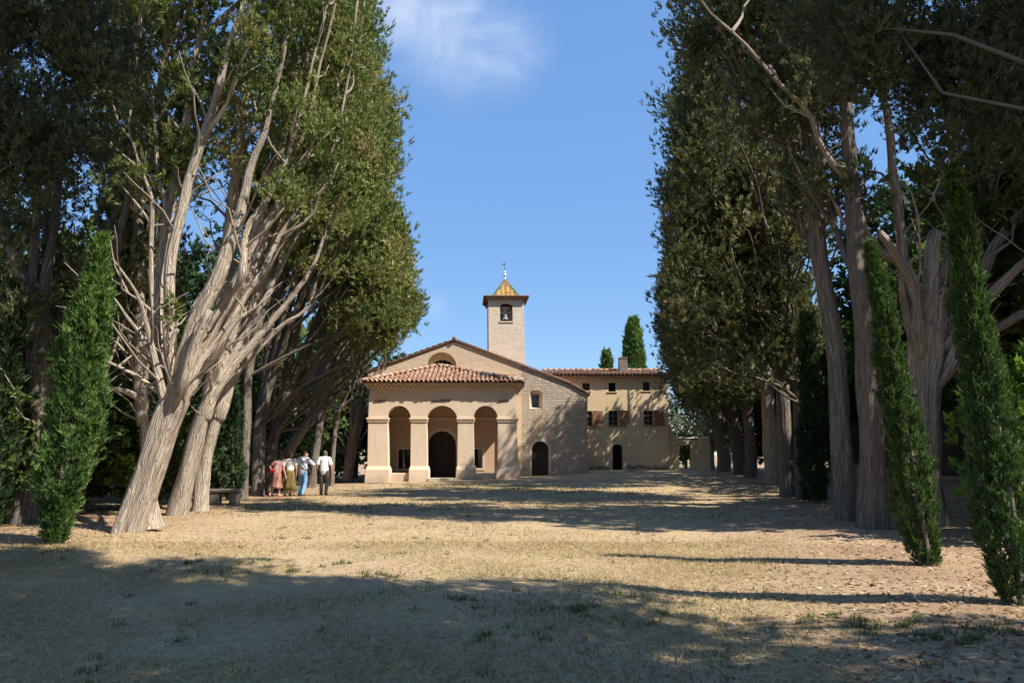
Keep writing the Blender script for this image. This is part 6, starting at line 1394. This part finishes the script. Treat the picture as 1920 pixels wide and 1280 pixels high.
# ================================================================== GRASS, STONES, LITTER
rg = np.random.default_rng(55)
def nz(x, y, s, ph):
    return 0.5 + 0.25 * (np.sin(x * s + ph + 1.7 * np.sin(y * s * 0.7 + ph)) + np.sin(y * s * 1.3 - ph + 1.3 * np.sin(x * s * 0.6)))
def blades(n, ymin, ymax, length, wid, flat, fn, p=1.0):
    """ground blades scattered over the wedge the camera sees (and a margin)"""
    u = rg.uniform(0, 1, n * 3); y = ymin + (ymax - ymin) * u ** p; x = rg.uniform(-1, 1, n * 3) * (0.9 * y + 1.5)
    k = fn(x, y); keep = rg.uniform(0, 1, n * 3) < k; x = x[keep][:n]; y = y[keep][:n]; m_ = len(x)
    z = H(x, y); a = rg.uniform(0, 2 * np.pi, m_); L = length * rg.uniform(0.5, 1.5, m_)
    el = np.clip(rg.normal(flat, 0.3, m_), 0.03, 1.5)
    d = np.stack([np.cos(a) * np.cos(el), np.sin(a) * np.cos(el), np.sin(el)], 1); s_ = np.stack([-np.sin(a), np.cos(a), rg.normal(0, 0.4, m_)], 1); s_ /= np.linalg.norm(s_, axis=1)[:, None]
    w = wid * rg.uniform(0.7, 1.3, m_) * (1 + y / 14)
    P = np.stack([x, y, z + rg.uniform(-0.004, 0.012, m_)], 1)
    V = np.stack([P - s_ * w[:, None], P + s_ * w[:, None], P + d * L[:, None]], 1).reshape(-1, 3)
    return V, np.repeat(np.clip(rg.normal(0.5, 0.22, m_), 0, 1), 3)
open_ = lambda x, y: (1 - sstep(3.6, 5.4, x - 0.265 * (y - 13.8))) * (1 - 0.7 * sstep(7.5, 9.5, -x))
patch = lambda x, y: np.clip(nz(x, y, 0.55, 1.0) * 0.9 + nz(x, y, 1.9, 4.0) * 0.8 - 0.35, 0.03, 1)
V1, t1 = blades(125000, 3.2, 13, 0.075, 0.0028, 0.28, lambda x, y: open_(x, y) * patch(x, y), 0.9)
V2, t2 = blades(55000, 12, 36, 0.09, 0.005, 0.35, lambda x, y: open_(x, y) * patch(x, y) * 0.9, 0.9)
V = np.vstack([V1, V2]); tag(link('dry_grass', np_mesh('dry_grass', V, None, np.arange(len(V)).reshape(-1, 3), None, np.concatenate([t1, t2])), M['straw']), 'short matted straw coloured grass over the clearing', 'grass', None, 'stuff')
gpatch = lambda x, y: np.clip((nz(x, y, 0.42, 2.6) + 0.55 * nz(x, y, 2.7, 0.4) - 1.08) * 4, 0, 1) * (0.25 + 0.75 * open_(x, y))
V1, t1 = blades(20000, 3.4, 16, 0.055, 0.0032, 0.85, gpatch, 0.9); V2, t2 = blades(26000, 15, 38, 0.085, 0.006, 0.85, gpatch, 0.9)
# separate low tufts
tx = []
for i in range(120):
    y = 4 + 16 * rg.uniform() ** 1.3; x = rg.uniform(-1, 1) * 0.8 * y
    if rg.uniform() < open_(x, y) * 0.8 + 0.12: tx.append((x, y))
spots = [(1690, 1190), (1720, 1180), (1650, 1185), (1830, 1195), (1870, 1185), (1900, 1180), (1800, 1205), (1085, 1150), (1060, 1160), (1180, 1130), (1000, 1195), (930, 1200), (870, 1135), (620, 1060), (480, 1055), (560, 1070), (400, 1075), (100, 1035), (120, 1030), (700, 1085), (340, 1060), (1560, 1165), (1230, 1180)]
for px, py in spots:
    q = ground_pt(px, py)
    for k in range(5): tx.append((q.x + rg.normal(0, 0.16), q.y + rg.normal(0, 0.16)))
VV = [V1, V2]; TT = [t1, t2]
for x, y in tx:
    m_ = int(rg.integers(12, 30)); a = rg.uniform(0, 6.28, m_); el = np.clip(rg.normal(0.85, 0.3, m_), 0.2, 1.5); L = rg.uniform(0.03, 0.09, m_); px_ = x + rg.normal(0, 0.035, m_); py_ = y + rg.normal(0, 0.035, m_)
    P = np.stack([px_, py_, H(px_, py_)], 1); d = np.stack([np.cos(a) * np.cos(el), np.sin(a) * np.cos(el), np.sin(el)], 1); s_ = np.stack([-np.sin(a), np.cos(a), a * 0], 1); w = 0.004 * (1 + y / 16)
    VV.append(np.stack([P - s_ * w, P + s_ * w, P + d * L[:, None]], 1).reshape(-1, 3)); TT.append(np.repeat(np.clip(rg.normal(0.35, 0.2, m_), 0, 1), 3))
V = np.vstack(VV); tag(link('green_grass', np_mesh('green_grass', V, None, np.arange(len(V)).reshape(-1, 3), None, np.concatenate(TT)), M['grass']), 'sparse low green grass and weeds in the dry lawn', 'grass', None, 'stuff')
# pebbles and litter: mostly under the right row
def scatter_stones(n, fn, smin, smax, ymin, ymax):
    base_v = np.array([(1,0,0),(-1,0,0),(0,1,0),(0,-1,0),(0,0,0.8),(0.1,0.1,-0.6)], float); tri = np.array([(0,2,4),(2,1,4),(1,3,4),(3,0,4),(2,0,5),(1,2,5),(3,1,5),(0,3,5)])
    y = ymin + (ymax - ymin) * rg.uniform(0, 1, n * 4) ** 1.2; x = rg.uniform(-1, 1, n * 4) * (0.85 * y + 1); keep = rg.uniform(0, 1, n * 4) < fn(x, y); x = x[keep][:n]; y = y[keep][:n]; m_ = len(x)
    s = smin + (smax - smin) * rg.uniform(0, 1, m_) ** 3; a = rg.uniform(0, 6.28, m_); sc = rg.uniform(0.6, 1.3, (m_, 6, 3))
    v = base_v[None] * sc * s[:, None, None]; v[..., 2] *= 0.6; c, sn = np.cos(a)[:, None], np.sin(a)[:, None]
    v2 = np.stack([v[..., 0] * c - v[..., 1] * sn, v[..., 0] * sn + v[..., 1] * c, v[..., 2]], -1) + np.stack([x, y, H(x, y) + s * 0.15], 1)[:, None]
    return v2.reshape(-1, 3), (tri[None] + (np.arange(m_) * 6)[:, None, None]).reshape(-1, 3), np.repeat(rg.uniform(0, 1, m_), 6)
m, nt, b = new_mat('pebble'); a = nt.nodes.new('ShaderNodeAttribute'); a.attribute_name = 'tint'
nt.links.new(ramp(nt, a.outputs['Fac'], [(0, (0.18, 0.12, 0.08)), (0.6, (0.36, 0.28, 0.20)), (1, (0.52, 0.45, 0.35))]), b.inputs['Base Color']); M['pebble'] = m
V, Tt, tn = scatter_stones(4500, lambda x, y: 0.05 + 0.95 * sstep(3.4, 5.6, x - 0.265 * (y - 13.8)) + 0.3 * sstep(6.5, 8.5, -x), 0.006, 0.04, 3.5, 24)
tag(link('pebbles', np_mesh('pebbles', V, None, Tt, None, tn), M['pebble']), 'small pale stones scattered on the ground', 'stones', None, 'stuff')
def litter(n):
    y = 3.5 + 26 * rg.uniform(0, 1, n * 3) ** 1.2; x = rg.uniform(-1, 1, n * 3) * (0.85 * y + 1); k = 0.04 + sstep(3.2, 5.2, x - 0.265 * (y - 13.8)) + 0.5 * sstep(6.5, 8.5, -x); keep = rg.uniform(0, 1, n * 3) < k; x = x[keep][:n]; y = y[keep][:n]; m_ = len(x)
    a = rg.uniform(0, 6.28, m_); L = rg.uniform(0.03, 0.09, m_); P = np.stack([x, y, H(x, y) + 0.006], 1); d = np.stack([np.cos(a), np.sin(a), rg.normal(0.1, 0.25, m_)], 1); s_ = np.stack([-np.sin(a), np.cos(a), rg.normal(0, .3, m_)], 1); w = rg.uniform(0.008, 0.02, m_)[:, None]
    return np.stack([P - s_ * w, P + s_ * w, P + d * L[:, None]], 1).reshape(-1, 3), np.repeat(rg.uniform(0, 1, m_), 3)
m, nt, b = new_mat('leaf_litter'); a = nt.nodes.new('ShaderNodeAttribute'); a.attribute_name = 'tint'
nt.links.new(ramp(nt, a.outputs['Fac'], [(0, (0.14, 0.07, 0.04)), (0.5, (0.30, 0.17, 0.09)), (1, (0.52, 0.38, 0.22))]), b.inputs['Base Color']); M['litter'] = m
V, tn = litter(22000); tag(link('leaf_litter', np_mesh('leaf_litter', V, None, np.arange(len(V)).reshape(-1, 3), None, tn), M['litter']), 'brown fallen needles and leaves under the cypresses', 'leaves', None, 'stuff')
